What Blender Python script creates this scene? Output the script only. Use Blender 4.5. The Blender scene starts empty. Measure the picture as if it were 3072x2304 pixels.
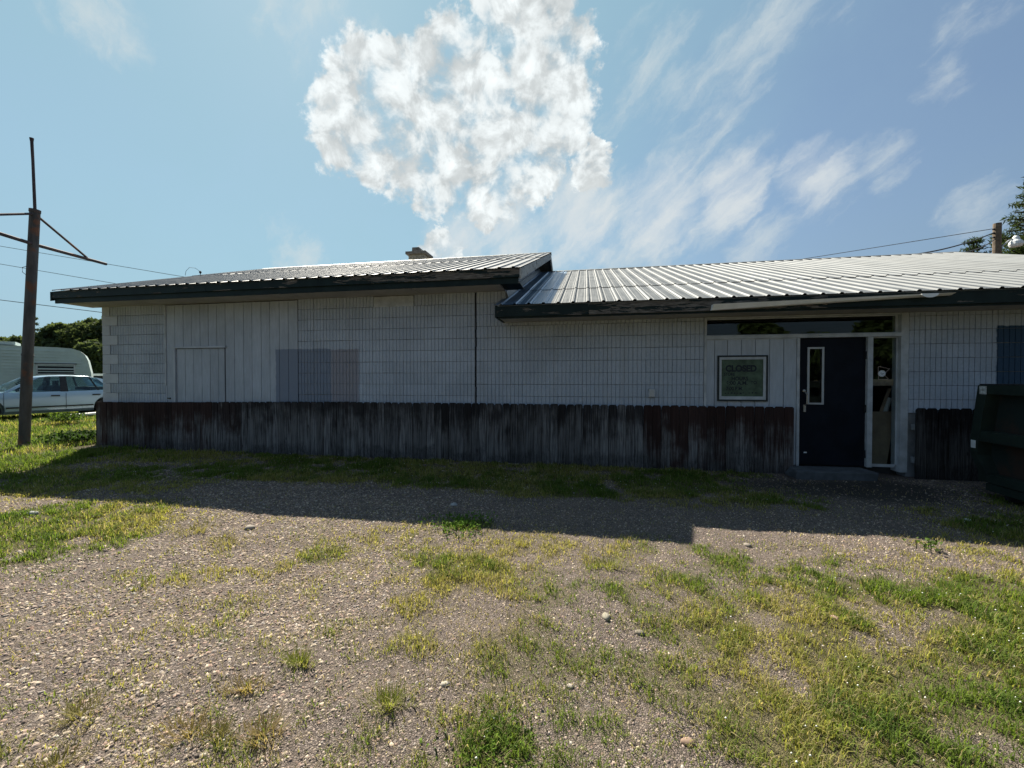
import bpy, bmesh, math, random
import numpy as np
from mathutils import Vector, Matrix
R_ = math.radians
random.seed(7)
rng = np.random.default_rng(11)
SC = bpy.context.scene
COL = SC.collection

# ------------------------------------------------------------------ camera
cam_d = bpy.data.cameras.new('camera')
cam_d.sensor_fit = 'HORIZONTAL'; cam_d.sensor_width = 36.0; cam_d.lens = 36.0 * 1200 / 3072
cam_d.clip_start = 0.05; cam_d.clip_end = 6000
cam = bpy.data.objects.new('camera', cam_d); COL.objects.link(cam)
cam.location = (0, -7.1, 1.5)
cam.rotation_euler = (R_(90) - math.atan(17 / 1200), 0, R_(10.4))
SC.camera = cam

# ------------------------------------------------------------------ light, sky, exposure
SUN = Vector((-2.0, 2.55, 3.3)).normalized()
SUN_EL = math.asin(SUN.z); SUN_AZ = math.atan2(SUN.x, SUN.y)
sun_d = bpy.data.lights.new('sun', 'SUN'); sun_d.energy = 5.0; sun_d.angle = R_(0.53); sun_d.color = (1.0, 0.92, 0.78)
sun = bpy.data.objects.new('sun', sun_d); COL.objects.link(sun)
sun.rotation_euler = SUN.to_track_quat('Z', 'Y').to_euler(); sun.location = (-20, 25, 40)
SC.view_settings.view_transform = 'Standard'; SC.view_settings.look = 'None'
SC.view_settings.exposure = 1.32; SC.view_settings.gamma = 1.0
SC.view_settings.use_curve_mapping = False

world = bpy.data.worlds.new('World'); SC.world = world; world.use_nodes = True
world.cycles.sampling_method = 'MANUAL'; world.cycles.sample_map_resolution = 512
class NT:
    """small helper round a node tree"""
    def __init__(s, tree): s.t = tree; s.n = tree.nodes; s.l = tree.links
    def node(s, typ, **kw):
        n = s.n.new(typ)
        for k, v in kw.items():
            if k in ('ins',):
                for i, x in v.items(): s.set(n, i, x)
            else: setattr(n, k, v)
        return n
    def set(s, n, i, x):
        sock = n.inputs[i]
        if isinstance(x, bpy.types.NodeSocket): s.l.new(x, sock)
        elif isinstance(x, bpy.types.Node): s.l.new(x.outputs[0], sock)
        else:
            if isinstance(x, (tuple, list)) and len(x) == 3 and sock.type == 'RGBA': x = (*x, 1)
            sock.default_value = x
    def math(s, op, a, b=None, c=None, clamp=False):
        n = s.n.new('ShaderNodeMath'); n.operation = op; n.use_clamp = clamp
        for i, x in enumerate((a, b, c)):
            if x is not None: s.set(n, i, x)
        return n.outputs[0]
    def vmath(s, op, a, b=None, out=0):
        n = s.n.new('ShaderNodeVectorMath'); n.operation = op
        s.set(n, 0, a)
        if b is not None:
            s.set(n, 3 if op == 'SCALE' else 1, b)
        return n.outputs[1] if out == 'v' else n.outputs[0]
    def mix(s, f, a, b, blend='MIX'):
        n = s.n.new('ShaderNodeMix'); n.data_type = 'RGBA'; n.blend_type = blend
        s.set(n, 0, f); s.set(n, 6, a); s.set(n, 7, b)
        return n.outputs[2]
    def noise(s, vec, scale, detail=4, rough=0.55, dist=0.0, out=0):
        n = s.n.new('ShaderNodeTexNoise')
        if vec is not None: s.set(n, 'Vector', vec)
        s.set(n, 'Scale', scale); s.set(n, 'Detail', detail); s.set(n, 'Roughness', rough); s.set(n, 'Distortion', dist)
        return n.outputs[out]
    def ramp(s, v, lo, hi, a=0.0, b=1.0, smooth=True):
        n = s.n.new('ShaderNodeMapRange'); n.interpolation_type = 'SMOOTHSTEP' if smooth else 'LINEAR'
        s.set(n, 0, v); s.set(n, 1, lo); s.set(n, 2, hi); s.set(n, 3, a); s.set(n, 4, b)
        return n.outputs[0]
    def scalevec(s, vec, sx, sy, sz):
        return s.vmath('MULTIPLY', vec, (sx, sy, sz))

W = NT(world.node_tree); W.n.clear()
SKY_STRENGTH = 0.05
sky = W.node('ShaderNodeTexSky', sky_type='NISHITA', sun_disc=False)
sky.sun_elevation = SUN_EL; sky.sun_rotation = SUN_AZ
sky.altitude = 200; sky.air_density = 1.0; sky.dust_density = 0.35; sky.ozone_density = 0.6
tc = W.node('ShaderNodeTexCoord')
dirv = W.vmath('NORMALIZE', tc.outputs['Generated'])
# cumulus heaps: direction and angular radius of each heap
CUM = [(-0.405, 0.72, 0.564, 0.13), (-0.335, 0.73, 0.595, 0.10), (-0.448, 0.745, 0.494, 0.13), (-0.257, 0.743, 0.618, 0.11), (-0.241, 0.799, 0.551, 0.16), (-0.352, 0.802, 0.483, 0.15), (-0.199, 0.857, 0.476, 0.17), (-0.07, 0.788, 0.612, 0.13), (-0.06, 0.836, 0.546, 0.12), (-0.138, 0.73, 0.669, 0.10), (-0.083, 0.733, 0.675, 0.10), (-0.334, 0.851, 0.405, 0.07), (-0.25, 0.877, 0.41, 0.09), (-0.112, 0.869, 0.481, 0.12), (0.016, 0.886, 0.463, 0.07), (-0.32, 0.896, 0.308, 0.07)]
CIR = [(0.127, 0.817, 0.563, 0.13), (0.215, 0.829, 0.516, 0.14), (0.286, 0.782, 0.553, 0.10), (0.322, 0.744, 0.585, 0.10), (0.363, 0.726, 0.584, 0.06), (0.08, 0.939, 0.326, 0.22), (0.294, 0.885, 0.362, 0.17), (0.418, 0.832, 0.365, 0.10), (0.498, 0.789, 0.36, 0.06), (-0.12, 0.928, 0.352, 0.19), (0.534, 0.712, 0.455, 0.045), (0.331, 0.898, 0.29, 0.09), (0.61, 0.75, 0.257, 0.07), (0.535, 0.678, 0.504, 0.05), (-0.704, 0.477, 0.527, 0.07), (-0.456, 0.634, 0.624, 0.12), (-0.604, 0.738, 0.301, 0.06), (-0.598, 0.759, 0.259, 0.07), (0.5, -0.4, 0.7, 0.4), (-0.3, -0.6, 0.7, 0.4)]
def caps(vec, lst):
    acc = None
    for x, y, z, r in lst:
        L = math.sqrt(x * x + y * y + z * z)
        d = W.vmath('DOT_PRODUCT', vec, (x / L, y / L, z / L), out='v')
        m = W.ramp(d, math.cos(r), 1.0, 0, 1, smooth=False)
        acc = m if acc is None else W.math('MAXIMUM', acc, m)
    return acc
warp = W.vmath('SUBTRACT', W.noise(dirv, 14.0, 5, 0.65, out=1), (0.5, 0.5, 0.5))
dw = W.vmath('NORMALIZE', W.vmath('ADD', dirv, W.vmath('SCALE', warp, 0.13)))
cap1 = caps(dw, [(x_, y_, z_, r_ * 0.84) for x_, y_, z_, r_ in CUM])
puff = W.node('ShaderNodeTexVoronoi', feature='SMOOTH_F1'); W.set(puff, 'Vector', W.vmath('ADD', dirv, W.vmath('SCALE', W.vmath('SUBTRACT', W.noise(dirv, 24.0, 4, 0.6, out=1), (0.5, 0.5, 0.5)), 0.035))); W.set(puff, 'Scale', 17.0); W.set(puff, 'Smoothness', 0.35)
f1 = W.noise(W.vmath('ADD', dirv, (0.55, 0.32, 0.17)), 12.5, 8, 0.60, 0.3)
f2 = W.noise(W.vmath('ADD', dirv, (0.013, -0.02, 0.03)), 34.0, 6, 0.62, 0.3)
lump = W.math('SUBTRACT', 0.45, puff.outputs['Distance'])
dens = W.math('ADD', W.math('MINIMUM', W.math('MULTIPLY', cap1, 2.1), 1.12), W.math('MULTIPLY', W.math('SUBTRACT', f1, 0.48), 3.2))
dens = W.math('ADD', dens, W.math('ADD', W.math('MULTIPLY', W.math('SUBTRACT', f2, 0.5), 0.9), W.math('MULTIPLY', lump, 1.5)))
cum_a = W.math('MULTIPLY', W.ramp(dens, 0.18, 1.15), W.ramp(cap1, 0.0, 0.3))
# thin streaks, combed along one direction of the upper wind
ax = Vector((0.66, -0.50, 0.56)).normalized(); ay = ax.cross(Vector((0, 1, 0))).normalized(); az = ax.cross(ay)
def comb(vec, k):
    c = W.node('ShaderNodeCombineXYZ')
    W.set(c, 0, W.math('MULTIPLY', W.vmath('DOT_PRODUCT', vec, tuple(ax), out='v'), k))
    W.set(c, 1, W.vmath('DOT_PRODUCT', vec, tuple(ay), out='v'))
    W.set(c, 2, W.vmath('DOT_PRODUCT', vec, tuple(az), out='v'))
    return c.outputs[0]
dw2 = W.vmath('NORMALIZE', W.vmath('ADD', dirv, W.vmath('SCALE', warp, 0.05)))
s1 = W.noise(comb(dw2, 0.28), 17.0, 8, 0.6, 0.25)
s2 = W.noise(dirv, 7.0, 6, 0.6, 0.2)
s3 = W.noise(comb(dw2, 0.4), 48.0, 6, 0.65, 0.4)
cap2 = caps(dw2, CIR)
cird = W.math('ADD', W.math('MULTIPLY', cap2, 0.70), W.math('ADD', W.math('MULTIPLY', W.math('SUBTRACT', s1, 0.5), 2.4), W.math('ADD', W.math('MULTIPLY', W.math('SUBTRACT', s2, 0.5), 1.3), W.math('MULTIPLY', W.math('SUBTRACT', s3, 0.5), 0.6))))
cir_a = W.math('MULTIPLY', W.ramp(cird, 0.20, 1.25, 0.0, 0.62), W.ramp(cap2, 0.0, 0.3))
# one long soft band of cirrostratus low over the roofs
BAND = [(-0.176, 0.922, 0.345, 0.12), (-0.02, 0.933, 0.36, 0.14), (0.15, 0.917, 0.37, 0.13), (0.29, 0.88, 0.375, 0.10), (0.41, 0.83, 0.38, 0.08), (-0.30, 0.90, 0.31, 0.10)]
cap3 = caps(dw2, BAND)
band_a = W.math('MULTIPLY', W.ramp(W.math('ADD', W.math('MULTIPLY', cap3, 0.8), W.math('ADD', W.math('MULTIPLY', W.math('SUBTRACT', s1, 0.5), 1.3), W.math('MULTIPLY', W.math('SUBTRACT', s2, 0.5), 0.8))), 0.10, 1.0, 0.0, 0.72), W.ramp(cap3, 0.0, 0.5))
# summer haze: thin everywhere, thicker towards the horizon
sep = W.node('ShaderNodeSeparateXYZ'); W.set(sep, 0, dirv)
v_h = W.ramp(sep.outputs[2], 0.46, 0.0, 0.0, 0.80)
v_s = W.ramp(W.vmath('DOT_PRODUCT', dirv, tuple(SUN), out='v'), 0.50, 1.0, 0.0, 0.60)
keep_ = W.math('MULTIPLY', W.math('MULTIPLY', W.math('SUBTRACT', 1.0, v_h), W.math('SUBTRACT', 1.0, v_s)), W.ramp(s2, 0.2, 0.8, 0.66, 0.50))
veil = W.math('SUBTRACT', 1.0, keep_)
CL = 0.375 / SKY_STRENGTH
f1s = W.noise(W.vmath('ADD', dirv, tuple(Vector((0.55, 0.32, 0.17)) + SUN * 0.025)), 12.5, 5, 0.60, 0.3)
shade = W.math('ADD', W.ramp(W.math('SUBTRACT', f1, f1s), -0.13, 0.12, 0.70, 1.04), W.math('ADD', W.math('MULTIPLY', W.math('SUBTRACT', f2, 0.5), 0.30), W.math('MULTIPLY', lump, 0.30)))
cumc = W.vmath('SCALE', (CL * 0.94, CL * 1.0, CL * 1.01), shade)
phase = W.ramp(W.vmath('DOT_PRODUCT', dirv, tuple(SUN), out='v'), -0.6, 0.9, 0.26, 1.0)
hue = W.ramp(W.vmath('DOT_PRODUCT', dirv, tuple(SUN), out='v'), 0.45, 0.88)
c0 = W.mix(veil, sky.outputs[0], W.vmath('SCALE', W.mix(hue, (CL * 0.33, CL * 0.50, CL * 0.68), (CL * 0.37, CL * 0.61, CL * 0.705)), phase))
c1 = W.mix(cir_a, c0, (CL * 0.74, CL * 0.80, CL * 0.80))
c1 = W.mix(band_a, c1, (CL * 0.80, CL * 0.84, CL * 0.85))
c2 = W.mix(cum_a, c1, cumc)
bg = W.node('ShaderNodeBackground'); W.set(bg, 0, c2); W.set(bg, 1, SKY_STRENGTH)
wo = W.node('ShaderNodeOutputWorld'); W.l.new(bg.outputs[0], wo.inputs[0])

# ------------------------------------------------------------------ helpers
def tag(o, label=None, cat=None, group=None, kind=None):
    if label: o['label'] = label
    if cat: o['category'] = cat
    if group: o['group'] = group
    if kind: o['kind'] = kind
    return o
def empty(name, loc=(0, 0, 0), rz=0.0):
    o = bpy.data.objects.new(name, None); COL.objects.link(o); o.location = loc; o.rotation_euler = (0, 0, rz)
    o.empty_display_size = 0.2
    return o
def link(name, me, mat=None, parent=None, loc=(0, 0, 0), rot=(0, 0, 0), scale=(1, 1, 1)):
    o = bpy.data.objects.new(name, me); COL.objects.link(o)
    if mat is not None and len(me.materials) == 0: me.materials.append(mat)
    o.parent = parent; o.location = loc; o.rotation_euler = rot; o.scale = scale
    return o
class MB:
    def __init__(s): s.v = []; s.f = []
    def add(s, vs, fs):
        b = len(s.v); s.v += [tuple(x) for x in vs]; s.f += [tuple(i + b for i in f) for f in fs]; return s
    def box(s, x0, x1, y0, y1, z0, z1):
        return s.add([(x0, y0, z0), (x1, y0, z0), (x1, y1, z0), (x0, y1, z0), (x0, y0, z1), (x1, y0, z1), (x1, y1, z1), (x0, y1, z1)],
                     [(0, 3, 2, 1), (4, 5, 6, 7), (0, 1, 5, 4), (1, 2, 6, 5), (2, 3, 7, 6), (3, 0, 4, 7)])
    def hexa(s, p):  # 8 points, bottom ring then top ring
        return s.add(p, [(0, 3, 2, 1), (4, 5, 6, 7), (0, 1, 5, 4), (1, 2, 6, 5), (2, 3, 7, 6), (3, 0, 4, 7)])
    def prism(s, poly, ax, a0, a1):
        """extrude a polygon (2D) along axis ax between a0 and a1"""
        n = len(poly)
        def P(u, w, a): return {'x': (a, u, w), 'y': (u, a, w), 'z': (u, w, a)}[ax]
        vs = [P(u, w, a0) for u, w in poly] + [P(u, w, a1) for u, w in poly]
        fs = [tuple(range(n))[::-1], tuple(range(n, 2 * n))] + [(i, (i + 1) % n, n + (i + 1) % n, n + i) for i in range(n)]
        return s.add(vs, fs)
    def tube(s, pts, r, n=8, cap=True):
        pts = [Vector(p) for p in pts]; rs = r if isinstance(r, (list, tuple)) else [r] * len(pts)
        rings = []
        for i, p in enumerate(pts):
            d = (pts[min(i + 1, len(pts) - 1)] - pts[max(i - 1, 0)]).normalized()
            u = d.cross(Vector((0, 0, 1)) if abs(d.z) < 0.9 else Vector((1, 0, 0))).normalized(); w = d.cross(u)
            rings.append([p + (u * math.cos(2 * math.pi * k / n) + w * math.sin(2 * math.pi * k / n)) * rs[i] for k in range(n)])
        vs = [q for ring in rings for q in ring]; fs = []
        for i in range(len(pts) - 1):
            for k in range(n):
                fs.append((i * n + k, i * n + (k + 1) % n, (i + 1) * n + (k + 1) % n, (i + 1) * n + k))
        if cap: fs.append(tuple(range(n))[::-1]); fs.append(tuple((len(pts) - 1) * n + k for k in range(n)))
        return s.add(vs, fs)
    def lathe(s, prof, c=(0, 0, 0), ax='z', n=20):
        rings = []
        for r, h in prof:
            ring = []
            for k in range(n):
                a = 2 * math.pi * k / n; p = (r * math.cos(a), r * math.sin(a), h)
                if ax == 'y': p = (p[0], p[2], p[1])
                ring.append((c[0] + p[0], c[1] + p[1], c[2] + p[2]))
            rings.append(ring)
        vs = [q for r in rings for q in r]; fs = []
        for i in range(len(prof) - 1):
            for k in range(n): fs.append((i * n + k, i * n + (k + 1) % n, (i + 1) * n + (k + 1) % n, (i + 1) * n + k))
        fs.append(tuple(range(n))[::-1]); fs.append(tuple((len(prof) - 1) * n + k for k in range(n)))
        return s.add(vs, fs)
    def mesh(s, name, smooth=False, fix=True):
        me = bpy.data.meshes.new(name); me.from_pydata(s.v, [], s.f)
        if fix:
            bm = bmesh.new(); bm.from_mesh(me); bmesh.ops.recalc_face_normals(bm, faces=bm.faces); bm.to_mesh(me); bm.free()
        if smooth: me.shade_smooth()
        me.update(); return me
    def build(s, name, mat, parent=None, smooth=False, bevel=0.0, **kw):
        o = link(name, s.mesh(name, smooth), mat, parent, **kw)
        if bevel:
            b = o.modifiers.new('bevel', 'BEVEL'); b.width = bevel; b.segments = 2; b.limit_method = 'ANGLE'
        return o
def box(name, mat, parent, x0, x1, y0, y1, z0, z1, bevel=0.0):
    return MB().box(x0, x1, y0, y1, z0, z1).build(name, mat, parent, bevel=bevel)

def vnoise(x, y, seed=0):
    """smooth value noise, numpy"""
    xi = np.floor(x).astype(np.int64); yi = np.floor(y).astype(np.int64); fx = x - xi; fy = y - yi
    fx = fx * fx * (3 - 2 * fx); fy = fy * fy * (3 - 2 * fy)
    def h(a, b):
        n = (a * 374761393 + b * 668265263 + seed * 69069) & 0xffffffff
        n = ((n ^ (n >> 13)) * 1274126177) & 0xffffffff
        return ((n ^ (n >> 16)) & 0xffff) / 65535.0
    return (h(xi, yi) * (1 - fx) + h(xi + 1, yi) * fx) * (1 - fy) + (h(xi, yi + 1) * (1 - fx) + h(xi + 1, yi + 1) * fx) * fy
def fbm(x, y, seed=0, o=4):
    v = 0; a = 0.5; t = 0
    for i in range(o):
        v = v + a * vnoise(x * 2 ** i, y * 2 ** i, seed + i * 17); t += a; a *= 0.5
    return v / t
def sstep(x, a, b):
    t = np.clip((x - a) / (b - a), 0, 1); return t * t * (3 - 2 * t)

# ------------------------------------------------------------------ materials
MATS = {}
def newmat(name):
    m = bpy.data.materials.new(name); m.use_nodes = True; t = NT(m.node_tree)
    b = next(n for n in t.n if n.type == 'BSDF_PRINCIPLED'); MATS[name] = m
    return m, t, b
def gpos(t): return t.node('ShaderNodeNewGeometry').outputs['Position']
def opos(t): return t.node('ShaderNodeTexCoord').outputs['Object']
def simple(name, col, rough=0.6, metal=0.0, var=0.15, scale=8.0, bump=0.0, spec=0.4):
    m, t, b = newmat(name); p = opos(t)
    n = t.noise(p, scale, 5, 0.6)
    c = t.mix(t.ramp(n, 0.3, 0.7), tuple(x * (1 - var) for x in col), tuple(min(1, x * (1 + var)) for x in col))
    t.set(b, 'Base Color', c); t.set(b, 'Roughness', rough); t.set(b, 'Metallic', metal); t.set(b, 'Specular IOR Level', spec)
    if bump:
        bn = t.node('ShaderNodeBump'); t.set(bn, 'Strength', bump); t.set(bn, 'Distance', 0.01)
        t.set(bn, 'Height', t.noise(p, scale * 8, 4, 0.6)); t.set(b, 'Normal', bn.outputs[0])
    return m
def bump(t, b, h, strength=0.4, dist=0.01):
    bn = t.node('ShaderNodeBump'); t.set(bn, 'Strength', strength); t.set(bn, 'Distance', dist); t.set(bn, 'Height', h)
    t.set(b, 'Normal', bn.outputs[0])

def wall_paint(name, base, grain):
    """grey house paint with the darker repainted rectangles the wall carries"""
    m, t, b = newmat(name); p = gpos(t)
    s = t.node('ShaderNodeSeparateXYZ'); t.set(s, 0, p); X, Z = s.outputs[0], s.outputs[2]
    oi = t.node('ShaderNodeObjectInfo')
    n1 = t.noise(p, 1.3, 5, 0.6); n2 = t.noise(t.scalevec(p, 30, 30, 4 if grain else 30), 1.0, 4, 0.6)
    v = t.math('ADD', t.ramp(n1, 0.25, 0.75, 0.86, 1.08), t.math('MULTIPLY', t.math('SUBTRACT', oi.outputs['Random'], 0.5), 0.10))
    v = t.math('MULTIPLY', v, t.ramp(n2, 0.3, 0.75, 0.90, 1.05))
    col = t.vmath('SCALE', base, v)
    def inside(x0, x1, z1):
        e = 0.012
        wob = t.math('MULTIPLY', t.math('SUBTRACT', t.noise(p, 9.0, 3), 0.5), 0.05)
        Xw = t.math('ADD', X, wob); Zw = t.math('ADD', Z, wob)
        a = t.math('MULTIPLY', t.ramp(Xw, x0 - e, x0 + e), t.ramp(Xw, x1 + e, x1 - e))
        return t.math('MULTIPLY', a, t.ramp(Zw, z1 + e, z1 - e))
    col = t.mix(t.math('MULTIPLY', inside(-6.157, -4.92, 2.085), 0.95), col, (0.19, 0.225, 0.29))
    col = t.mix(t.math('MULTIPLY', inside(-4.92, -4.324, 2.068), 0.9), col, (0.26, 0.255, 0.29))
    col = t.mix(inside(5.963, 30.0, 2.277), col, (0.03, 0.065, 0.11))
    drip = t.ramp(t.noise(t.scalevec(p, 5, 5, 0.35), 1.0, 6, 0.65), 0.52, 0.72)
    col = t.mix(t.math('MULTIPLY', drip, 0.22), col, (0.26, 0.25, 0.235))
    chip = t.ramp(t.noise(p, 14.0, 6, 0.7), 0.67, 0.70)
    col = t.mix(t.math('MULTIPLY', chip, 0.35), col, (0.36, 0.36, 0.35))
    # grime speckles
    g = t.ramp(t.noise(p, 26.0, 5, 0.7), 0.66, 0.76)
    col = t.mix(t.math('MULTIPLY', g, 0.30 if grain else 0.15), col, (0.14, 0.14, 0.14))
    t.set(b, 'Base Color', col); t.set(b, 'Roughness', 0.75); t.set(b, 'Specular IOR Level', 0.25)
    bump(t, b, n2, 0.35, 0.006)
    return m
M_block = wall_paint('block_paint', (0.405, 0.455, 0.52), False)
M_siding = wall_paint('siding_paint', (0.42, 0.465, 0.52), True)
M_quoin = simple('quoin_paint', (0.45, 0.485, 0.525), 0.75, var=0.08, scale=3, bump=0.2)
M_mortar = simple('mortar', (0.22, 0.235, 0.25), 0.9, var=0.15)
M_trim = simple('trim_paint', (0.40, 0.43, 0.455), 0.65, var=0.18, scale=5, bump=0.15)
M_soffit = simple('soffit_paint', (0.36, 0.345, 0.325), 0.8, var=0.12, scale=2.5)
M_dark = simple('dark_void', (0.012, 0.014, 0.018), 0.8, var=0.3)
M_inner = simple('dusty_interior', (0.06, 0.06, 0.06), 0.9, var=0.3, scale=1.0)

def fascia_mat(name, peel):
    m, t, b = newmat(name); p = gpos(t)
    s = t.node('ShaderNodeSeparateXYZ'); t.set(s, 0, p)
    n = t.noise(t.scalevec(p, 1.3, 6, 9), 1.6, 8, 0.65, 0.4)
    big = t.noise(p, 0.9, 2, 0.5)
    pos = t.math('ADD', t.ramp(s.outputs[0], -6.5, -2.2, -0.06, 0.06), t.math('MULTIPLY', t.math('SUBTRACT', big, 0.5), 0.30))
    e = t.ramp(t.math('ADD', n, pos), 0.62 - peel, 0.645 - peel)
    wood = t.mix(t.ramp(t.noise(t.scalevec(p, 3, 20, 45), 2.0, 6, 0.6), 0.3, 0.7), (0.035, 0.03, 0.027), (0.22, 0.20, 0.175))
    green = t.mix(t.ramp(t.noise(p, 5, 4), 0.3, 0.7), (0.004, 0.012, 0.0115), (0.009, 0.021, 0.020))
    t.set(b, 'Specular IOR Level', 0.2); t.set(b, 'Base Color', t.mix(e, green, wood)); t.set(b, 'Roughness', t.math('ADD', 0.5, t.math('MULTIPLY', e, 0.35)))
    h = t.math('ADD', t.math('MULTIPLY', e, -1.0), t.math('MULTIPLY', n, 0.4)); bump(t, b, h, 0.7, 0.006)
    return m
M_fascia = fascia_mat('peeling_green_paint', 0.085)
M_fascia_r = fascia_mat('green_paint', -0.03)
M_fascia_low = fascia_mat('dark_green_paint', -0.2)
def rake_mat():
    m, t, b = newmat('weathered_rake_paint'); p = gpos(t)
    n = t.noise(p, 9, 7, 0.65, 0.5)
    e = t.ramp(n, 0.55, 0.6)
    c = t.mix(e, (0.36, 0.37, 0.36), (0.10, 0.09, 0.085)); t.set(b, 'Base Color', c); t.set(b, 'Roughness', 0.8)
    bump(t, b, n, 0.5); return m
M_rake = rake_mat()

def metal_mat(name, col, rough, streak, metal=0.85, spec=0.5):
    m, t, b = newmat(name); p = gpos(t); o = opos(t)
    oi = t.node('ShaderNodeObjectInfo')
    st = t.noise(t.scalevec(o, 26, 0.7, 1), 1.0, 6, 0.62, 0.1)
    bl = t.noise(p, 2.2, 5, 0.6)
    v = t.math('ADD', t.math('MULTIPLY', t.ramp(st, 0.3, 0.7, -1, 1), streak), t.math('MULTIPLY', t.ramp(bl, 0.3, 0.7, -1, 1), streak * 0.7))
    v = t.math('ADD', t.math('ADD', v, 1.0), t.math('MULTIPLY', t.math('SUBTRACT', oi.outputs['Random'], 0.5), 0.12))
    t.set(b, 'Base Color', t.vmath('SCALE', col, v)); t.set(b, 'Metallic', metal); t.set(b, 'Specular IOR Level', spec)
    t.set(b, 'Roughness', t.ramp(t.math('ADD', st, t.math('MULTIPLY', bl, 0.5)), 0.4, 1.1, rough * 0.75, rough * 1.3))
    bump(t, b, t.noise(t.scalevec(o, 5, 0.8, 1), 1.5, 2), 0.05, 0.02)
    return m
M_roof = metal_mat('aged_galvanised_steel', (0.145, 0.155, 0.162), 0.55, 0.20, 0.2, 0.08)
M_roof_old = metal_mat('dull_galvanised_steel', (0.215, 0.225, 0.232), 0.55, 0.15, 0.2, 0.08)
M_roof_new = metal_mat('sky_tinted_galvanised_steel', (0.16, 0.24, 0.34), 0.36, 0.08, 0.6, 0.2)  # newer panels; the sky's blue reflection is painted into the base colour
M_flash = metal_mat('grey_flashing', (0.16, 0.17, 0.17), 0.5, 0.2, 0.5)
M_gutter = simple('white_gutter_enamel', (0.82, 0.83, 0.82), 0.45, var=0.1, scale=4)

def picket_mat():
    m, t, b = newmat('weathered_picket_stain'); p = gpos(t)
    s = t.node('ShaderNodeSeparateXYZ'); t.set(s, 0, p); Z = s.outputs[2]
    oi = t.node('ShaderNodeObjectInfo')
    sc = t.node('ShaderNodeSeparateColor'); t.set(sc, 0, oi.outputs['Color']); red = sc.outputs[0]
    off = t.node('ShaderNodeCombineXYZ'); t.set(off, 0, t.math('MULTIPLY', oi.outputs['Random'], 37.0)); t.set(off, 2, t.math('MULTIPLY', oi.outputs['Random'], 11.0))
    q = t.vmath('ADD', p, off.outputs[0])
    gr = t.noise(t.scalevec(q, 55, 55, 2.2), 1.0, 6, 0.62, 0.35)
    bl = t.noise(t.scalevec(t.vmath('ADD', p, t.vmath('SCALE', off.outputs[0], 0.006)), 3.2, 3.2, 2.4), 1.0, 6, 0.62)
    fl = t.noise(t.scalevec(q, 90, 90, 16), 1.0, 4, 0.7)
    stain = t.mix(red, (0.019, 0.018, 0.019), (0.030, 0.017, 0.0155))
    stain = t.mix(t.ramp(gr, 0.35, 0.75, 0, 0.6), stain, t.mix(red, (0.055, 0.053, 0.054), (0.062, 0.038, 0.033)))
    grey = t.mix(t.ramp(gr, 0.3, 0.7), (0.06, 0.059, 0.06), (0.20, 0.198, 0.20))
    # the stain has worn off the lower two thirds to bare grey wood
    rnd = t.math('MULTIPLY', t.math('SUBTRACT', oi.outputs['Random'], 0.5), 0.28)
    wear = t.math('ADD', t.ramp(Z, 1.0, 0.30, -0.30, 0.34, False), t.math('ADD', t.math('MULTIPLY', t.math('SUBTRACT', bl, 0.5), 1.5), t.math('MULTIPLY', t.math('SUBTRACT', red, 0.45), -0.30)))
    wear = t.math('ADD', wear, t.math('ADD', rnd, t.math('MULTIPLY', t.math('SUBTRACT', gr, 0.5), 0.9)))
    wear = t.ramp(wear, -0.25, 0.42)
    c = t.mix(wear, stain, grey)
    # black mildew and pale splashes near the foot
    mil = t.ramp(t.math('ADD', bl, t.ramp(Z, 0.45, 0.0, -0.14, 0.20, False)), 0.50, 0.66)
    c = t.mix(t.math('MULTIPLY', mil, t.ramp(fl, 0.36, 0.55, 0.8, 0.3)), c, (0.012, 0.013, 0.015))
    kn = t.node('ShaderNodeTexVoronoi'); t.set(kn, 'Vector', t.scalevec(q, 5.5, 0.0, 2.2)); t.set(kn, 'Scale', 1.0)
    k = t.ramp(kn.outputs['Distance'], 0.10, 0.06)
    c = t.mix(t.math('MULTIPLY', k, 0.7), c, (0.025, 0.02, 0.02))
    sg = t.node('ShaderNodeSeparateColor'); t.set(sg, 0, oi.outputs['Color'])
    c = t.vmath('SCALE', c, sg.outputs[1])
    t.set(b, 'Base Color', c); t.set(b, 'Roughness', 0.9); t.set(b, 'Specular IOR Level', 0.15)
    bump(t, b, gr, 0.6, 0.006); return m
M_picket = picket_mat()

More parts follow.
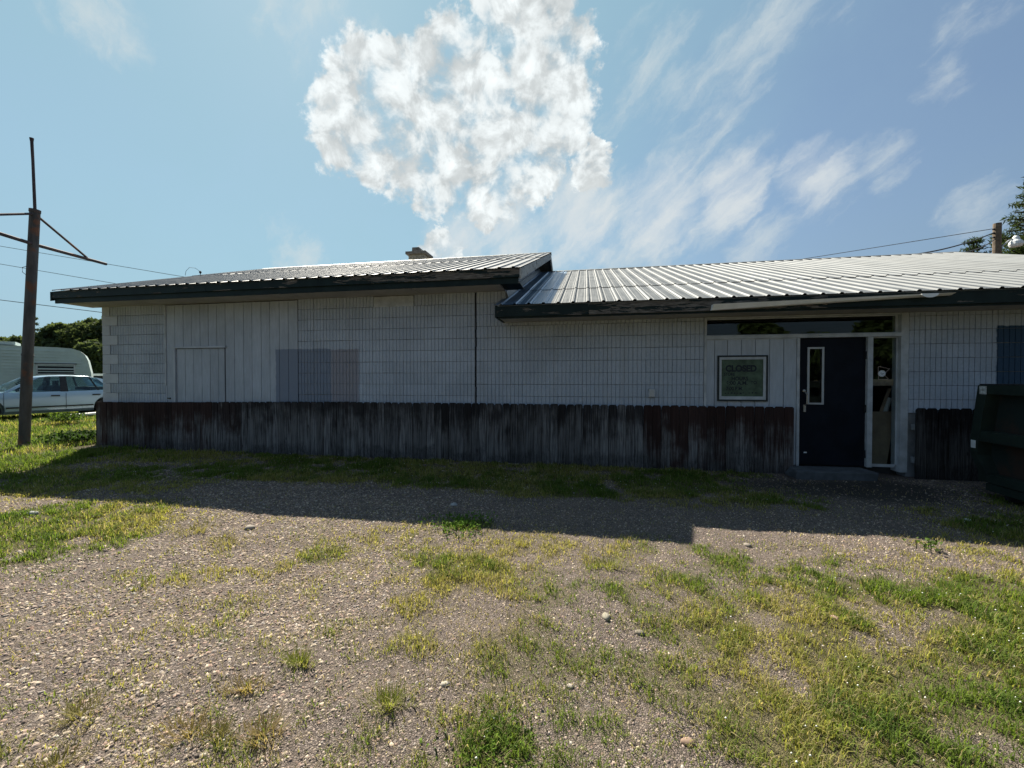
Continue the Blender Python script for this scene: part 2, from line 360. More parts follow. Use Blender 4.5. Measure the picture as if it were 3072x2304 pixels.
M_door = simple('navy_door_paint', (0.0065, 0.0095, 0.016), 0.62, var=0.25, scale=3, spec=0.12)
M_alu = simple('aluminium_trim', (0.42, 0.44, 0.46), 0.4, metal=0.3, var=0.1)
M_brass = simple('tarnished_handle', (0.35, 0.34, 0.32), 0.4, metal=0.7, var=0.2)
def glass(name, tint, ior=1.5, rough=0.01):
    m = bpy.data.materials.new(name); m.use_nodes = True; t = NT(m.node_tree); t.n.clear()
    lw = t.node('ShaderNodeLayerWeight'); t.set(lw, 0, 0.5); fr = t.math('ADD', 0.03, t.math('MULTIPLY', t.math('POWER', lw.outputs['Facing'], 5.0), 0.9)).node
    tr = t.node('ShaderNodeBsdfTransparent'); t.set(tr, 0, tint)
    gl = t.node('ShaderNodeBsdfGlossy'); t.set(gl, 0, (0.95, 0.97, 1.0)); t.set(gl, 1, rough)
    nb = t.node('ShaderNodeBump'); t.set(nb, 'Strength', 0.03); t.set(nb, 'Distance', 0.05); t.set(nb, 'Height', t.noise(opos(t), 2.0, 2)); t.l.new(nb.outputs[0], gl.inputs['Normal'])
    mx = t.node('ShaderNodeMixShader'); t.l.new(fr.outputs[0], mx.inputs[0]); t.l.new(tr.outputs[0], mx.inputs[1]); t.l.new(gl.outputs[0], mx.inputs[2])
    o = t.node('ShaderNodeOutputMaterial'); t.l.new(mx.outputs[0], o.inputs[0]); MATS[name] = m
    return m
M_glass = glass('window_glass', (0.85, 0.88, 0.88))
M_carglass = glass('car_glass', (0.72, 0.80, 0.80), 1.6)
M_ply = simple('raw_plywood', (0.30, 0.23, 0.16), 0.8, var=0.2, scale=3)
M_beam = simple('rough_lumber', (0.36, 0.28, 0.21), 0.85, var=0.3, scale=10)
M_white = simple('white_plastic', (0.66, 0.69, 0.71), 0.5, var=0.1)
M_conc = simple('step_concrete', (0.075, 0.085, 0.095), 0.85, var=0.25, scale=6, bump=0.4)
M_slab = simple('pale_sheet', (0.75, 0.74, 0.70), 0.8, var=0.1, scale=4)
M_brick = simple('pale_chimney_brick', (0.42, 0.37, 0.29), 0.9, var=0.3, scale=14, bump=0.5)
M_cap = simple('chimney_cap_cement', (0.20, 0.175, 0.15), 0.9, var=0.3, scale=9)

# ------------------------------------------------------------------ ground
A_ = R_(10.4)
BLOBS = [(-5.35, -4.15, 1.25, 1.05, 1), (-4.94, -3.82, 0.62, 0.75, 0.9), (-5.01, -3.52, 0.44, 0.55, 0.7), (-7.28, -2.46, 1.48, 1.04, 0.8), (-5.88, -2.39, 0.71, 0.76, 0.6), (-1.12, -4.14, 0.58, 0.30, 1.1), (-1.24, -3.24, 0.3, 0.18, 1.0), (-1.65, -3.8, 0.18, 0.15, 0.6), (-2.21, -4.04, 0.29, 0.21, 0.65), (0.12, -3.86, 0.11, 0.15, 0.6), (1.01, -3.31, 0.12, 0.13, 0.6), (2.2, -4.0, 1.2, 0.7, 1.1), (1.85, -4.6, 0.85, 0.7, 1.05), (1.65, -3.97, 0.62, 0.28, 0.6), (3.28, -2.97, 0.58, 0.42, 0.5), (1.15, -5.19, 0.75, 0.34, 0.95), (4.13, -2.25, 0.7, 0.7, 0.9), (2.42, -3.32, 0.19, 0.16, 0.7), (-0.37, -5.52, 0.18, 0.13, 1.1), (-0.86, -5.42, 0.09, 0.1, 0.6), (-0.64, -5.26, 0.24, 0.11, 0.3), (-3.11, -4.62, 0.5, 0.21, 0.45), (-2.66, -4.48, 0.38, 0.2, 0.4), (-2.37, -4.2, 0.19, 0.19, 0.6), (-0.01, -5.37, 0.22, 0.12, 0.5), (0.42, -4.93, 0.26, 0.19, 0.28), (-0.55, -4.55, 0.26, 0.14, 0.35), (0.19, -4.63, 0.2, 0.12, 0.35), (-3.11, -4.2, 0.11, 0.15, 0.5), (4.6, -3.2, 1.2, 0.8, 0.75), (3.4, -4.2, 1.2, 1.0, 1.0)]
def gz(x, y):
    x = np.asarray(x, float); y = np.asarray(y, float)
    z = 0.15 * sstep(-x, 11.0, 17.0)
    near = sstep(np.hypot(x, y + 3), 60, 20)
    z = z + (fbm(x * 0.7 + 3, y * 0.7, 3, 3) - 0.5) * 0.05 * near
    z = z + (fbm(x * 4 + 9, y * 4, 5, 3) - 0.5) * 0.02 * sstep(np.hypot(x, y + 3), 30, 14)
    inb = (x > -11.2) & (y > -0.35); z = np.where(inb & (x < 12) & (y < 13), np.minimum(z, -0.01), z)
    z = z + 0.05 * sstep(x, -12.0, -10.7) * sstep(x, -9.4, -10.4) * sstep(y, -1.4, -0.4) * sstep(y, 0.5, -0.1)
    return z
def grass_mask(x, y):
    """0 bare gravel .. 1 thick turf"""
    g = np.zeros_like(x)
    ca, sa = math.cos(A_), math.sin(A_)
    wx = (fbm(x * 2.2, y * 2.2, 41, 4) - 0.5) * 0.55; wy = (fbm(x * 2.2 + 50, y * 2.2, 43, 4) - 0.5) * 0.45
    dist = np.clip((np.hypot(x, y + 7.1) - 1.0) / 4, 0.15, 1.0)
    xx = x + wx * dist; yy = y + wy * dist
    for bx, by, rl, rf, w in BLOBS:
        dx = xx - bx; dy = yy - by
        l = (dx * ca + dy * sa) / rl; f = (-dx * sa + dy * ca) / rf
        g = np.maximum(g, w * sstep(np.sqrt(l * l + f * f), 1.25, 0.55))
    band = sstep(yy, -2.25, -1.75) * sstep(xx, -7.6, -5.6) * sstep(xx, 3.4, 2.2) * 1.0
    g = np.maximum(g, band)
    g = np.maximum(g, 0.55 * sstep(yy, -1.5, -1.1) * sstep(xx, -10.5, -8.0) * sstep(xx, -5, -7))
    lawn = sstep(-xx, 8.4, 9.6) * (0.55 + 0.45 * sstep(yy, -1.6, -0.9) + 0.4 * sstep(yy, -2.2, -2.9))
    g = np.maximum(g, lawn)
    g = np.maximum(g, sstep(-xx, 8.0, 9.5) * sstep(yy, -5.2, -3.0) * 0.9)
    g = np.maximum(g, sstep(-xx, 13.0, 15.0) * 0.9)
    # right-hand lawn beyond the gravel
    g = np.maximum(g, sstep(xx, 4.2, 5.6) * sstep(yy, -0.6, -1.6) * 0.85)
    # bare trodden dirt in front of the step and by the dumpster
    bare = sstep(np.sqrt(((x + wx * 1.6 - 3.5) / 1.5) ** 2 + ((y + wy * 1.6 + 0.95) / 0.75) ** 2), 1.25, 0.45)
    g = g * (1 - 0.85 * bare)
    hole = fbm(x * 3.1, y * 3.1, 77, 4)
    g = g * (0.25 + 0.75 * sstep(hole, 0.28, 0.46))
    thin = 0.38 * sstep(fbm(x * 2.6 + 7, y * 2.6, 91, 4), 0.42, 0.62) + 0.15
    thin = thin * (0.25 + 0.75 * sstep(x, -3.5, -0.5)) + 0.02
    thin = thin + 0.28 * sstep(x, 0.2, 1.3) * sstep(y, -3.3, -4.0)
    return np.clip(np.maximum(g, thin * sstep(y, -2.9, -3.5) + 0.03), 0, 1), bare
def axis(segs):
    out = []
    for a, b, n in segs: out += list(np.linspace(a, b, n, endpoint=False))
    return np.array(out + [segs[-1][1]])
gx = axis([(-2500, -300, 8), (-300, -60, 14), (-60, -16, 30), (-16, -9, 60), (-9, 6, 200), (6, 12, 30), (12, 60, 24), (60, 300, 12), (300, 2500, 8)])
gy = axis([(-2500, -200, 8), (-200, -20, 18), (-20, -7.5, 25), (-7.5, 0.2, 120), (0.2, 8, 40), (8, 60, 36), (60, 300, 12), (300, 2500, 8)])
GX, GY = np.meshgrid(gx, gy)
fx, fy = GX.ravel(), GY.ravel(); fz = gz(fx, fy)
nx, ny = len(gx), len(gy)
idx = np.arange(nx * ny).reshape(ny, nx)
quads = np.stack([idx[:-1, :-1], idx[:-1, 1:], idx[1:, 1:], idx[1:, :-1]], -1).reshape(-1, 4)
def np_mesh(name, verts, faces, k):
    me = bpy.data.meshes.new(name); nv, nf = len(verts), len(faces)
    me.vertices.add(nv); me.vertices.foreach_set('co', np.ascontiguousarray(verts, dtype=np.float32).ravel())
    me.loops.add(nf * k); me.loops.foreach_set('vertex_index', np.ascontiguousarray(faces, dtype=np.int32).ravel())
    me.polygons.add(nf); me.polygons.foreach_set('loop_start', np.arange(0, nf * k, k, dtype=np.int32))
    me.update(calc_edges=True); return me
def set_col(me, name, rgb):
    at = me.attributes.new(name, 'FLOAT_COLOR', 'POINT')
    c = np.ones((len(rgb), 4), np.float32); c[:, :3] = rgb; at.data.foreach_set('color', c.ravel())
gm, bare = grass_mask(fx, fy)
g_me = np_mesh('ground', np.stack([fx, fy, fz], -1), quads, 4); g_me.shade_smooth()
set_col(g_me, 'turf', np.stack([gm, bare, fbm(fx * 0.6, fy * 0.6, 23, 3)], -1))
def ground_mat():
    m, t, b = newmat('gravelly_soil'); p = gpos(t)
    at = t.node('ShaderNodeAttribute', attribute_name='turf'); s = t.node('ShaderNodeSeparateColor'); t.set(s, 0, at.outputs['Color'])
    turf, bare_, low = s.outputs[0], s.outputs[1], s.outputs[2]
    v = t.node('ShaderNodeTexVoronoi'); t.set(v, 'Vector', p); t.set(v, 'Scale', 105.0)
    v2 = t.node('ShaderNodeTexVoronoi', feature='DISTANCE_TO_EDGE'); t.set(v2, 'Vector', p); t.set(v2, 'Scale', 105.0)
    sv = t.node('ShaderNodeSeparateColor'); t.set(sv, 0, v.outputs['Color'])
    st = t.mix(sv.outputs[0], (0.09, 0.072, 0.064), (0.25, 0.208, 0.185))
    st = t.mix(t.ramp(v2.outputs['Distance'], 0.0, 0.10), (0.048, 0.038, 0.033), st)
    n = t.noise(p, 2.5, 6, 0.6)
    st = t.mix(t.ramp(n, 0.35, 0.7, 0, 0.35), st, (0.19, 0.155, 0.125))
    soil = t.mix(t.noise(p, 30, 5, 0.7), (0.05, 0.045, 0.025), (0.15, 0.13, 0.07))
    far = t.mix(t.noise(p, 3, 6, 0.7), (0.05, 0.075, 0.02), (0.13, 0.14, 0.05))
    s3 = t.node('ShaderNodeSeparateXYZ'); t.set(s3, 0, p)
    c = t.mix(t.ramp(turf, 0.36, 0.8), st, soil)
    c = t.mix(t.math('MULTIPLY', t.ramp(s3.outputs[0], -15, -19), 1.0), c, far)
    c = t.mix(t.math('MULTIPLY', bare_, 0.9), c, t.mix(n, (0.03, 0.028, 0.025), (0.075, 0.068, 0.06)))
    t.set(b, 'Base Color', c); t.set(b, 'Roughness', 0.95); t.set(b, 'Specular IOR Level', 0.15)
    bump(t, b, t.math('ADD', t.ramp(v2.outputs['Distance'], 0, 0.25), t.noise(p, 120, 3)), 0.7, 0.012)
    return m
ground = link('ground', g_me, ground_mat()); tag(ground, 'patchy gravel and grass yard in front of the building', kind='structure')

# loose gravel: angular little stones, one mass
def attr_mat(name, rough=0.9, trans=0.0, spec=0.2):
    m, t, b = newmat(name); at = t.node('ShaderNodeAttribute', attribute_name='tint')
    t.set(b, 'Base Color', at.outputs['Color']); t.set(b, 'Roughness', rough); t.set(b, 'Specular IOR Level', spec)
    if trans:
        tl = t.node('ShaderNodeBsdfTranslucent'); t.set(tl, 0, t.vmath('MULTIPLY', at.outputs['Color'], (1.25, 1.25, 0.7)))
        mx = t.node('ShaderNodeMixShader'); t.set(mx, 0, trans); t.l.new(b.outputs[0], mx.inputs[1]); t.l.new(tl.outputs[0], mx.inputs[2])
        o = next(n for n in t.n if n.type == 'OUTPUT_MATERIAL'); t.l.new(mx.outputs[0], o.inputs[0])
    return m
def scatter(n, near_bias=1.0):
    """random ground points that the yard shows, thicker near the camera"""
    r = 1.15 + (12.0 - 1.15) * rng.random(n) ** near_bias
    a = (rng.random(n) - 0.5) * R_(125) + R_(10.4)
    return -np.sin(a) * r, -7.1 + np.cos(a) * r, r
def in_building(x, y): return (x > -10.56) & (x < 9) & (y > -0.16)
x, y, r = scatter(270000, 0.95)
x2, y2, r2 = scatter(150000, 1.2)
k2 = (x2 < 0.3) & (r2 < 6.5) & (rng.random(len(x2)) < sstep(-x2, -0.3, 1.2))
x, y, r = np.concatenate([x, x2[k2]]), np.concatenate([y, y2[k2]]), np.concatenate([r, r2[k2]])
g, br = grass_mask(x, y)
keep = (rng.random(len(x)) > np.minimum(1, g * 1.25) * 0.93) & (rng.random(len(x)) > br * 0.85) & ~in_building(x, y) & (x > -13)
keep &= ~((np.abs(x - 3.62) < 0.6) & (y > -0.5))
keep &= rng.random(len(x)) < 0.55 + 0.45 * sstep(fbm(x * 1.3 + 31, y * 1.3, 57, 4), 0.36, 0.56)
x, y, r = x[keep], y[keep], r[keep]; n = len(x)
CUBE = np.array([(-1, -1, -1), (1, -1, -1), (1, 1, -1), (-1, 1, -1), (-.7, -.7, 1), (.7, -.7, 1), (.7, .7, 1), (-.7, .7, 1)], float)
CF = np.array([(4, 5, 6, 7), (0, 1, 5, 4), (1, 2, 6, 5), (2, 3, 7, 6), (3, 0, 4, 7)])
size = (0.0035 + 0.0075 * rng.random(n) ** 2.2) * (0.66 + 0.075 * r) * (0.62 + 0.24 * sstep(-x, 0.7, 1.8))
sx = size * (0.8 + 0.9 * rng.random(n)); sy = size * (0.6 + 0.6 * rng.random(n)); sz = size * (0.28 + 0.42 * rng.random(n))
v = CUBE[None] + (rng.random((n, 8, 3)) - 0.5) * 0.75
v = v * np.stack([sx, sy, sz], -1)[:, None]
ty = (rng.random(n) - 0.5) * 0.5; c_, s_ = np.cos(ty)[:, None], np.sin(ty)[:, None]
v = np.stack([v[..., 0] * c_ + v[..., 2] * s_, v[..., 1], -v[..., 0] * s_ + v[..., 2] * c_], -1)
th = rng.random(n) * 6.283; c_, s_ = np.cos(th)[:, None], np.sin(th)[:, None]
v = np.stack([v[..., 0] * c_ - v[..., 1] * s_ + x[:, None], v[..., 0] * s_ + v[..., 1] * c_ + y[:, None], v[..., 2] + (gz(x, y) + sz * 0.35)[:, None]], -1)
F_ = (CF[None] + (np.arange(n) * 8)[:, None, None]).reshape(-1, 4)
me = np_mesh('gravel', v.reshape(-1, 3), F_, 4)
pal = np.array([(0.19, 0.165, 0.165), (0.24, 0.215, 0.20), (0.135, 0.115, 0.115), (0.20, 0.155, 0.145), (0.31, 0.285, 0.255), (0.17, 0.165, 0.175), (0.10, 0.09, 0.09)])
tint = pal[rng.integers(0, len(pal), n)] * np.array((1.03, 0.93, 0.79)) * (0.82 + 0.85 * rng.random(n))[:, None]
pale = rng.random(n) < 0.02; tint[pale] = (0.40, 0.37, 0.33)
set_col(me, 'tint', np.repeat(tint, 8, 0))
tag(link('gravel', me, attr_mat('gravel_stone', 0.85)), 'loose mauve grey gravel strewn over the yard', 'gravel', kind='stuff')

# grass: blades as thin bent strips, one mass
def blades(x, y, h, w, lean, tint, name, mat, label, cat):
    n = len(x); th = rng.random(n) * 6.283
    z = gz(x, y) - 0.004
    dx, dy = np.cos(th), np.sin(th); px_, py_ = -dy, dx
    base = np.stack([x, y, z], -1)
    pv = np.stack([px_, py_, np.zeros(n)], -1) * (w * 0.5)[:, None]
    up = np.stack([dx * lean * h * 0.35, dy * lean * h * 0.35, h * 0.6], -1)
    tip = np.stack([dx * lean * h, dy * lean * h, h * np.sqrt(np.maximum(0.06, 1 - (lean * 0.8) ** 2))], -1)
    V = np.stack([base - pv, base + pv, base + up + pv * 0.75, base + up - pv * 0.75, base + tip], 1).reshape(-1, 3)
    b = np.arange(n) * 5
    T = np.concatenate([np.stack([b, b + 1, b + 2], -1), np.stack([b, b + 2, b + 3], -1), np.stack([b + 3, b + 2, b + 4], -1)])
    me = np_mesh(name, V, T, 3); set_col(me, 'tint', np.repeat(tint, 5, 0))
    return tag(link(name, me, mat), label, cat, kind='stuff')
M_grass = attr_mat('grass_blade', 0.75, 0.48, 0.15)
x, y, r = scatter(980000, 0.85)
g, br = grass_mask(x, y)
clump = fbm(x * 9, y * 9, 61, 3)
p_ = g * (0.25 + 0.9 * sstep(clump, 0.35, 0.62))
keep = (rng.random(len(x)) < p_) & ~in_building(x, y) & (rng.random(len(x)) > br * 0.9)
keep &= ~((np.abs(x - 3.62) < 0.6) & (y > -0.5))
x, y, r, g, clump = x[keep], y[keep], r[keep], g[keep], clump[keep]
# lawn beyond the left corner, up to and under the parked car
xl = -10.6 - 11 * rng.random(90000); yl = -3.5 + 13 * rng.random(90000)
kl = (np.hypot(xl, yl + 7.1) > 9.5) & ~in_building(xl, yl)
xl, yl = xl[kl], yl[kl]; rl = np.hypot(xl, yl + 7.1)
x = np.concatenate([x, xl]); y = np.concatenate([y, yl]); r = np.concatenate([r, rl]); g = np.concatenate([g, np.ones(len(xl))]); clump = np.concatenate([clump, fbm(xl * 5, yl * 5, 61, 3)])
n = len(x)
dry = sstep(fbm(x * 1.1 + 20, y * 1.1, 33, 4) + 0.30 * (0.75 - g) + 0.25 * (rng.random(n) - 0.5), 0.45, 0.70)
green = np.array((0.125, 0.180, 0.032)); yell = np.array((0.31, 0.295, 0.085)); deep = np.array((0.065, 0.120, 0.024)); straw = np.array((0.34, 0.28, 0.16))
tint = green[None] * (1 - dry[:, None]) + yell[None] * dry[:, None]
dk = (sstep(clump, 0.55, 0.75) * sstep(g, 0.6, 0.95) * 0.7)[:, None]; tint = tint * (1 - dk) + deep[None] * dk
stw = rng.random(n) < 0.05 + 0.22 * dry; tint[stw] = straw
tint *= (0.62 + 0.72 * rng.random(n))[:, None]
h = (0.016 + 0.036 * rng.random(n)) * (0.55 + 0.90 * g) * (0.85 + 0.5 * sstep(clump, 0.4, 0.7)); h[r > 9.5] *= 1.9
w = (0.0026 + 0.0026 * rng.random(n)) * (0.55 + 0.16 * r)
broad = rng.random(n) < 0.10 * g; w[broad] *= 2.6; h[broad] *= 0.6
lean = 0.25 + 0.85 * rng.random(n)
blades(x, y, h, w, lean, tint, 'grass', M_grass, 'short patchy yellow green grass growing through the gravel', 'grass')
# dead straw lying flat between the stones
x, y, r = scatter(26000, 0.95)
keep = ~in_building(x, y) & ~((np.abs(x - 3.62) < 0.6) & (y > -0.5)) & (rng.random(len(x)) < 0.25 + 0.75 * sstep(fbm(x * 2 + 3, y * 2, 71, 3), 0.42, 0.6)) & (x > -9)
x, y, r = x[keep], y[keep], r[keep]; n = len(x)
blades(x, y, 0.02 + 0.05 * rng.random(n), (0.0016 + 0.0016 * rng.random(n)) * (0.6 + 0.14 * r), 1.1 + 0.25 * rng.random(n), np.array((0.40, 0.33, 0.20))[None] * (0.5 + 0.7 * rng.random(n))[:, None], 'dry_straw', M_grass, 'dead straw stems lying between the gravel stones', 'straw')
# clover heads: tiny white flowers in the greenest turf
x, y, r = scatter(26000, 1.0); g, br = grass_mask(x, y)
keep = (g > 0.72) & ~in_building(x, y) & (rng.random(len(x)) < 0.09)
x, y = x[keep], y[keep]; n = len(x)
OCT = np.array([(1, 0, 0), (-1, 0, 0), (0, 1, 0), (0, -1, 0), (0, 0, 1), (0, 0, -1)], float); OF = np.array([(0, 2, 4), (2, 1, 4), (1, 3, 4), (3, 0, 4), (2, 0, 5), (1, 2, 5), (3, 1, 5), (0, 3, 5)])
rad = 0.003 + 0.003 * rng.random(n)
v = OCT[None] * rad[:, None, None] + np.stack([x, y, gz(x, y) + 0.035 + 0.025 * rng.random(n)], -1)[:, None]
me = np_mesh('clover_flowers', v.reshape(-1, 3), (OF[None] + (np.arange(n) * 6)[:, None, None]).reshape(-1, 3), 3)
tag(link('clover_flowers', me, simple('clover_white', (0.72, 0.72, 0.66), 0.8)), 'tiny white clover heads dotted through the green turf', 'clover', kind='stuff')

# ------------------------------------------------------------------ the building
B = empty('roadside_building', (0, 0, 0))
tag(B, 'long grey block building with two low metal roofs and navy door', 'building')
ZR = lambda k: 1.178 + 0.2113 * k
FL = 0.0704
wallp = MB()
wallp.box(-10.5, -1.40, 0.022, 0.20, -0.15, 3.06)
wallp.box(-1.40, 1.93, 0.022, 0.20, -0.15, 2.50).box(4.84, 9.5, 0.022, 0.20, -0.15, 2.50)
wallp.box(1.93, 4.84, 0.06, 0.20, 2.545, 2.60)
WALL = wallp.build('block_wall', M_mortar, B)
WALL['label'] = 'painted wall of scored concrete blocks'
blk_cache = {}
def block_mesh(nf):
    if nf not in blk_cache:
        m = MB(); pts = []
        gw, gd = 0.0048, 0.011
        L = nf * FL
        pts.append((0.004, 0.03)); pts.append((0.004, 0.0))
        for i in range(1, nf):
            c = i * FL; pts += [(c - gw, 0.0), (c - gw * 0.6, gd), (c + gw * 0.6, gd), (c + gw, 0.0)]
        pts.append((L - 0.004, 0.0)); pts.append((L - 0.004, 0.03))
        H = 0.2113 - 0.009; k = len(pts)
        vs = [(a, b, 0) for a, b in pts] + [(a, b, H) for a, b in pts]
        fs = [(i, i + 1, k + i + 1, k + i) for i in range(k - 1)] + [tuple(range(k)), tuple(range(k, 2 * k))[::-1]]
        m.add(vs, fs); me = m.mesh('block', fix=True); me.materials.append(M_block); blk_cache[nf] = me
    return blk_cache[nf]
plain = {}
def plain_mesh(w):
    w = round(w, 3)
    if w not in plain:
        me = MB().box(0.003, w - 0.003, -0.004, 0.03, 0, 0.2113 - 0.007).mesh('block'); me.materials.append(M_quoin); plain[w] = me
    return plain[w]
def lay(x0, x1, k0, k1, phase=0, quoin=False):
    nf = round((x1 - x0) / FL); sc = (x1 - x0) / (nf * FL)
    for k in range(k0, k1 + 1):
        x = x0; left = nf
        if quoin:
            wq = 0.4226 if k % 2 else 0.2113; q = 6 if k % 2 else 3
            link('block', plain_mesh(wq), None, WALL, loc=(x - 0.02, random.uniform(-.004, .002), ZR(k) + 0.004)); x += q * FL * sc; left -= q; first = 6
        else: first = 6 if (k + phase) % 2 else 3
        while left > 0:
            n_ = min(first, left)
            if left - n_ == 1: n_ += 1
            link('block', block_mesh(n_), None, WALL, loc=(x, random.uniform(-0.004, 0.003), ZR(k) + 0.006 + random.uniform(-.002, .002)), rot=(random.uniform(-.008, .008), 0, random.uniform(-.004, .004)), scale=(sc, 1, 1))
            x += n_ * FL * sc; left -= n_; first = 6
lay(-10.52, -8.86, -1, 8, quoin=True)
lay(-5.645, -5.30, -1, 8)
lay(-5.295, -1.995, -1, 7)
lay(-5.295, -4.01, 8, 8); lay(-3.175, -1.995, 8, 8)
lay(-1.965, -1.43, 6, 8, 1)
lay(-1.965, 1.93, -1, 5, 1); lay(-1.43, 1.93, 6, 6, 1)
lay(4.85, 7.6, -1, 6)
box('vent_board', M_trim, B, -4.0, -3.185, -0.012, 0.02, 2.862, 3.06)
# open settlement crack between old opening and wall
cr = MB(); pz_ = 0.95; xs = -1.978
while pz_ < 3.06:
    x_ = xs + random.uniform(-0.010, 0.012); z2 = min(3.06, pz_ + random.uniform(0.06, 0.16))
    cr.box(x_ - 0.011, x_ + 0.009 + random.uniform(0, .006), -0.003, 0.02, pz_, z2); pz_ = z2
cr.build('wall_crack', M_dark, WALL)
# sheet siding with grooves
SID = MB().box(-8.86, -5.65, 0.008, 0.02, 0.6, 3.06).build('sheet_siding', M_dark, B)
def board(parent, x0, x1, z0, z1, y=-0.006, mat=None, name='siding_board'):
    return box(name, mat or M_siding, parent, x0 + 0.005, x1 - 0.005, y + random.uniform(-.0015, .0015), 0.012, z0, z1)
gr_x = [-8.86, -8.813, -8.601, -8.388, -8.18, -7.964, -7.76, -7.554, -7.344, -7.126, -6.907, -6.709, -6.491, -6.29, -6.07, -5.864, -5.65]
for i in range(len(gr_x) - 1):
    a, b_ = gr_x[i], gr_x[i + 1]
    if -8.62 < a and b_ < -7.3: board(SID, a, b_, 2.165, 3.055)
    else: board(SID, a, b_, 0.62, 3.055)
PATCH = MB().box(-8.60, -7.345, 0.004, 0.011, 0.62, 2.16).build('boarded_doorway', M_dark, B)
pxs = [-8.555, -8.34, -8.13, -7.92, -7.715, -7.51, -7.36]
for i in range(6): board(PATCH, pxs[i], pxs[i + 1], 0.63, 2.125, -0.010)
box('trim_strip', M_quoin, PATCH, -8.60, -8.562, -0.045, 0.0, 0.62, 2.135)
box('trim_strip', M_quoin, PATCH, -8.63, -7.31, -0.050, 0.0, 2.135, 2.172)
box('trim_strip', M_trim, B, -8.86, -8.825, -0.016, 0.02, 1.35, 3.05)
box('pipe_stub', M_dark, B, -8.79, -8.72, -0.03, 0.0, 1.065, 1.085)
# utility outlet
ob = box('outlet_box', M_trim, B, 1.05, 1.155, -0.05, 0.0, 1.185, 1.325, bevel=0.006)
box('outlet_cover', M_alu, ob, 1.068, 1.137, -0.058, -0.05, 1.20, 1.25)
box('outlet_cover', M_alu, ob, 1.068, 1.137, -0.058, -0.05, 1.26, 1.31)

# rear and end walls that close the building
rear = MB()
def gable(m, X0, X1, ey, ez, ry, rz, base=-0.15):
    m.prism([(0.15, base), (0.15, ez + 0.15), (ry, rz - 0.12), (2 * ry - 0.15, ez + 0.15), (2 * ry - 0.15, base)], 'x', X0, X1)
gable(rear, -10.5, -10.35, -0.65, 3.07, 5.0, 5.25)
gable(rear, 9.35, 9.5, -0.65, 2.5, 5.4, 4.75)
rear.box(-10.5, 9.5, 10.0, 10.15, -0.15, 3.0)
rear.build('rear_wall', M_mortar, B)
box('light_block_ceiling', M_inner, B, -1.3, 9.3, 0.21, 2.75, 2.51, 2.56)  # unseen ceiling, added to block light behind the transom
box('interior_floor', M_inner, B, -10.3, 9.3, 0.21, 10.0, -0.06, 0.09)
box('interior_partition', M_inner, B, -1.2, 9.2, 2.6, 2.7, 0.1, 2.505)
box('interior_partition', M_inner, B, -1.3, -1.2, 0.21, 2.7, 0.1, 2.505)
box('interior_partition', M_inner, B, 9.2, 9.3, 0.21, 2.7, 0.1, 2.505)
GAB = MB().prism([(0.2, 2.4), (0.02, 3.15), (5.0, 5.10), (9.9, 3.15), (9.9, 2.4)], 'x', -1.60, -1.435).build('gable_wall', M_mortar, B)
yy_ = -0.01
while yy_ < 4.3:
    zt = 3.16 + 0.345 * (yy_ + 0.02)
    MB().add([(-1.434, yy_, 2.45), (-1.434, yy_ + 0.135, 2.45), (-1.434, yy_ + 0.135, zt + 0.045), (-1.434, yy_, zt), (-1.422, yy_, 2.45), (-1.422, yy_ + 0.135, 2.45), (-1.422, yy_ + 0.135, zt + 0.045), (-1.422, yy_, zt)],
             [(0, 3, 2, 1), (4, 5, 6, 7), (0, 1, 5, 4), (1, 2, 6, 5), (2, 3, 7, 6), (3, 0, 4, 7)]).build('siding_board', M_siding, GAB); yy_ += 0.145
# dark opening high in the gable
MB().prism([(4.35, 4.2), (4.35, 4.86), (5.0, 5.08), (6.4, 4.6), (6.4, 4.2)], 'x', -1.43, -1.41).build('gable_opening', M_dark, GAB)

# roofs
def panel_mesh(nr, L, name='metal_panel'):
    P = 0.2345; pts = [(0, 0)]
    for i in range(nr):
        c = P * (i + 0.5)
        pts += [(c - 0.105, 0.0), (c - 0.065, 0.0), (c - 0.058, 0.004), (c - 0.050, 0.0), (c - 0.031, 0.0), (c - 0.014, 0.020), (c + 0.014, 0.020), (c + 0.031, 0.0), (c + 0.050, 0.0), (c + 0.058, 0.004), (c + 0.065, 0.0)]
    pts.append((nr * P, 0.0)); k = len(pts); segs = 4; vs = []; fs = []
    for j in range(segs + 1): vs += [(a, L * j / segs, b) for a, b in pts]
    for j in range(segs): fs += [(j * k + i, j * k + i + 1, (j + 1) * k + i + 1, (j + 1) * k + i) for i in range(k - 1)]
    me = MB().add(vs, fs).mesh(name, fix=False)
    return me
def roof(part, X0, n_ribs, ey, ez, ry, rz, lap, newcount, mat_new, mat_old):
    a = math.atan2(rz - ez, ry - ey); ca, sa = math.cos(a), math.sin(a)
    Ltot = math.hypot(ry - ey, rz - ez); Ll = (lap - ey) / ca
    cache = {}
    x = X0; left = n_ribs; i = 0
    while left > 0:
        nr = min(4, left); new = i < newcount
        for tier in (0, 1):
            key = (nr, tier, new)
            if key not in cache:
                me = panel_mesh(nr, Ll + 0.12 if tier == 0 else Ltot - Ll); me.materials.append(mat_new if new else mat_old); cache[key] = me
            s0 = 0.0 if tier == 0 else Ll + random.uniform(-.012, .012)
            dz = 0.0 if tier == 0 else 0.010 + random.uniform(0, 0.004)
            link('metal_panel', cache[key], None, part, loc=(x, ey + s0 * ca - dz * sa, ez + s0 * sa + dz * ca), rot=(a + (random.uniform(-.0008, .0008) if tier else 0), 0, 0))
        x += nr * 0.2345; left -= nr; i += 1
    # underlay, back slope, ridge cap
    return a
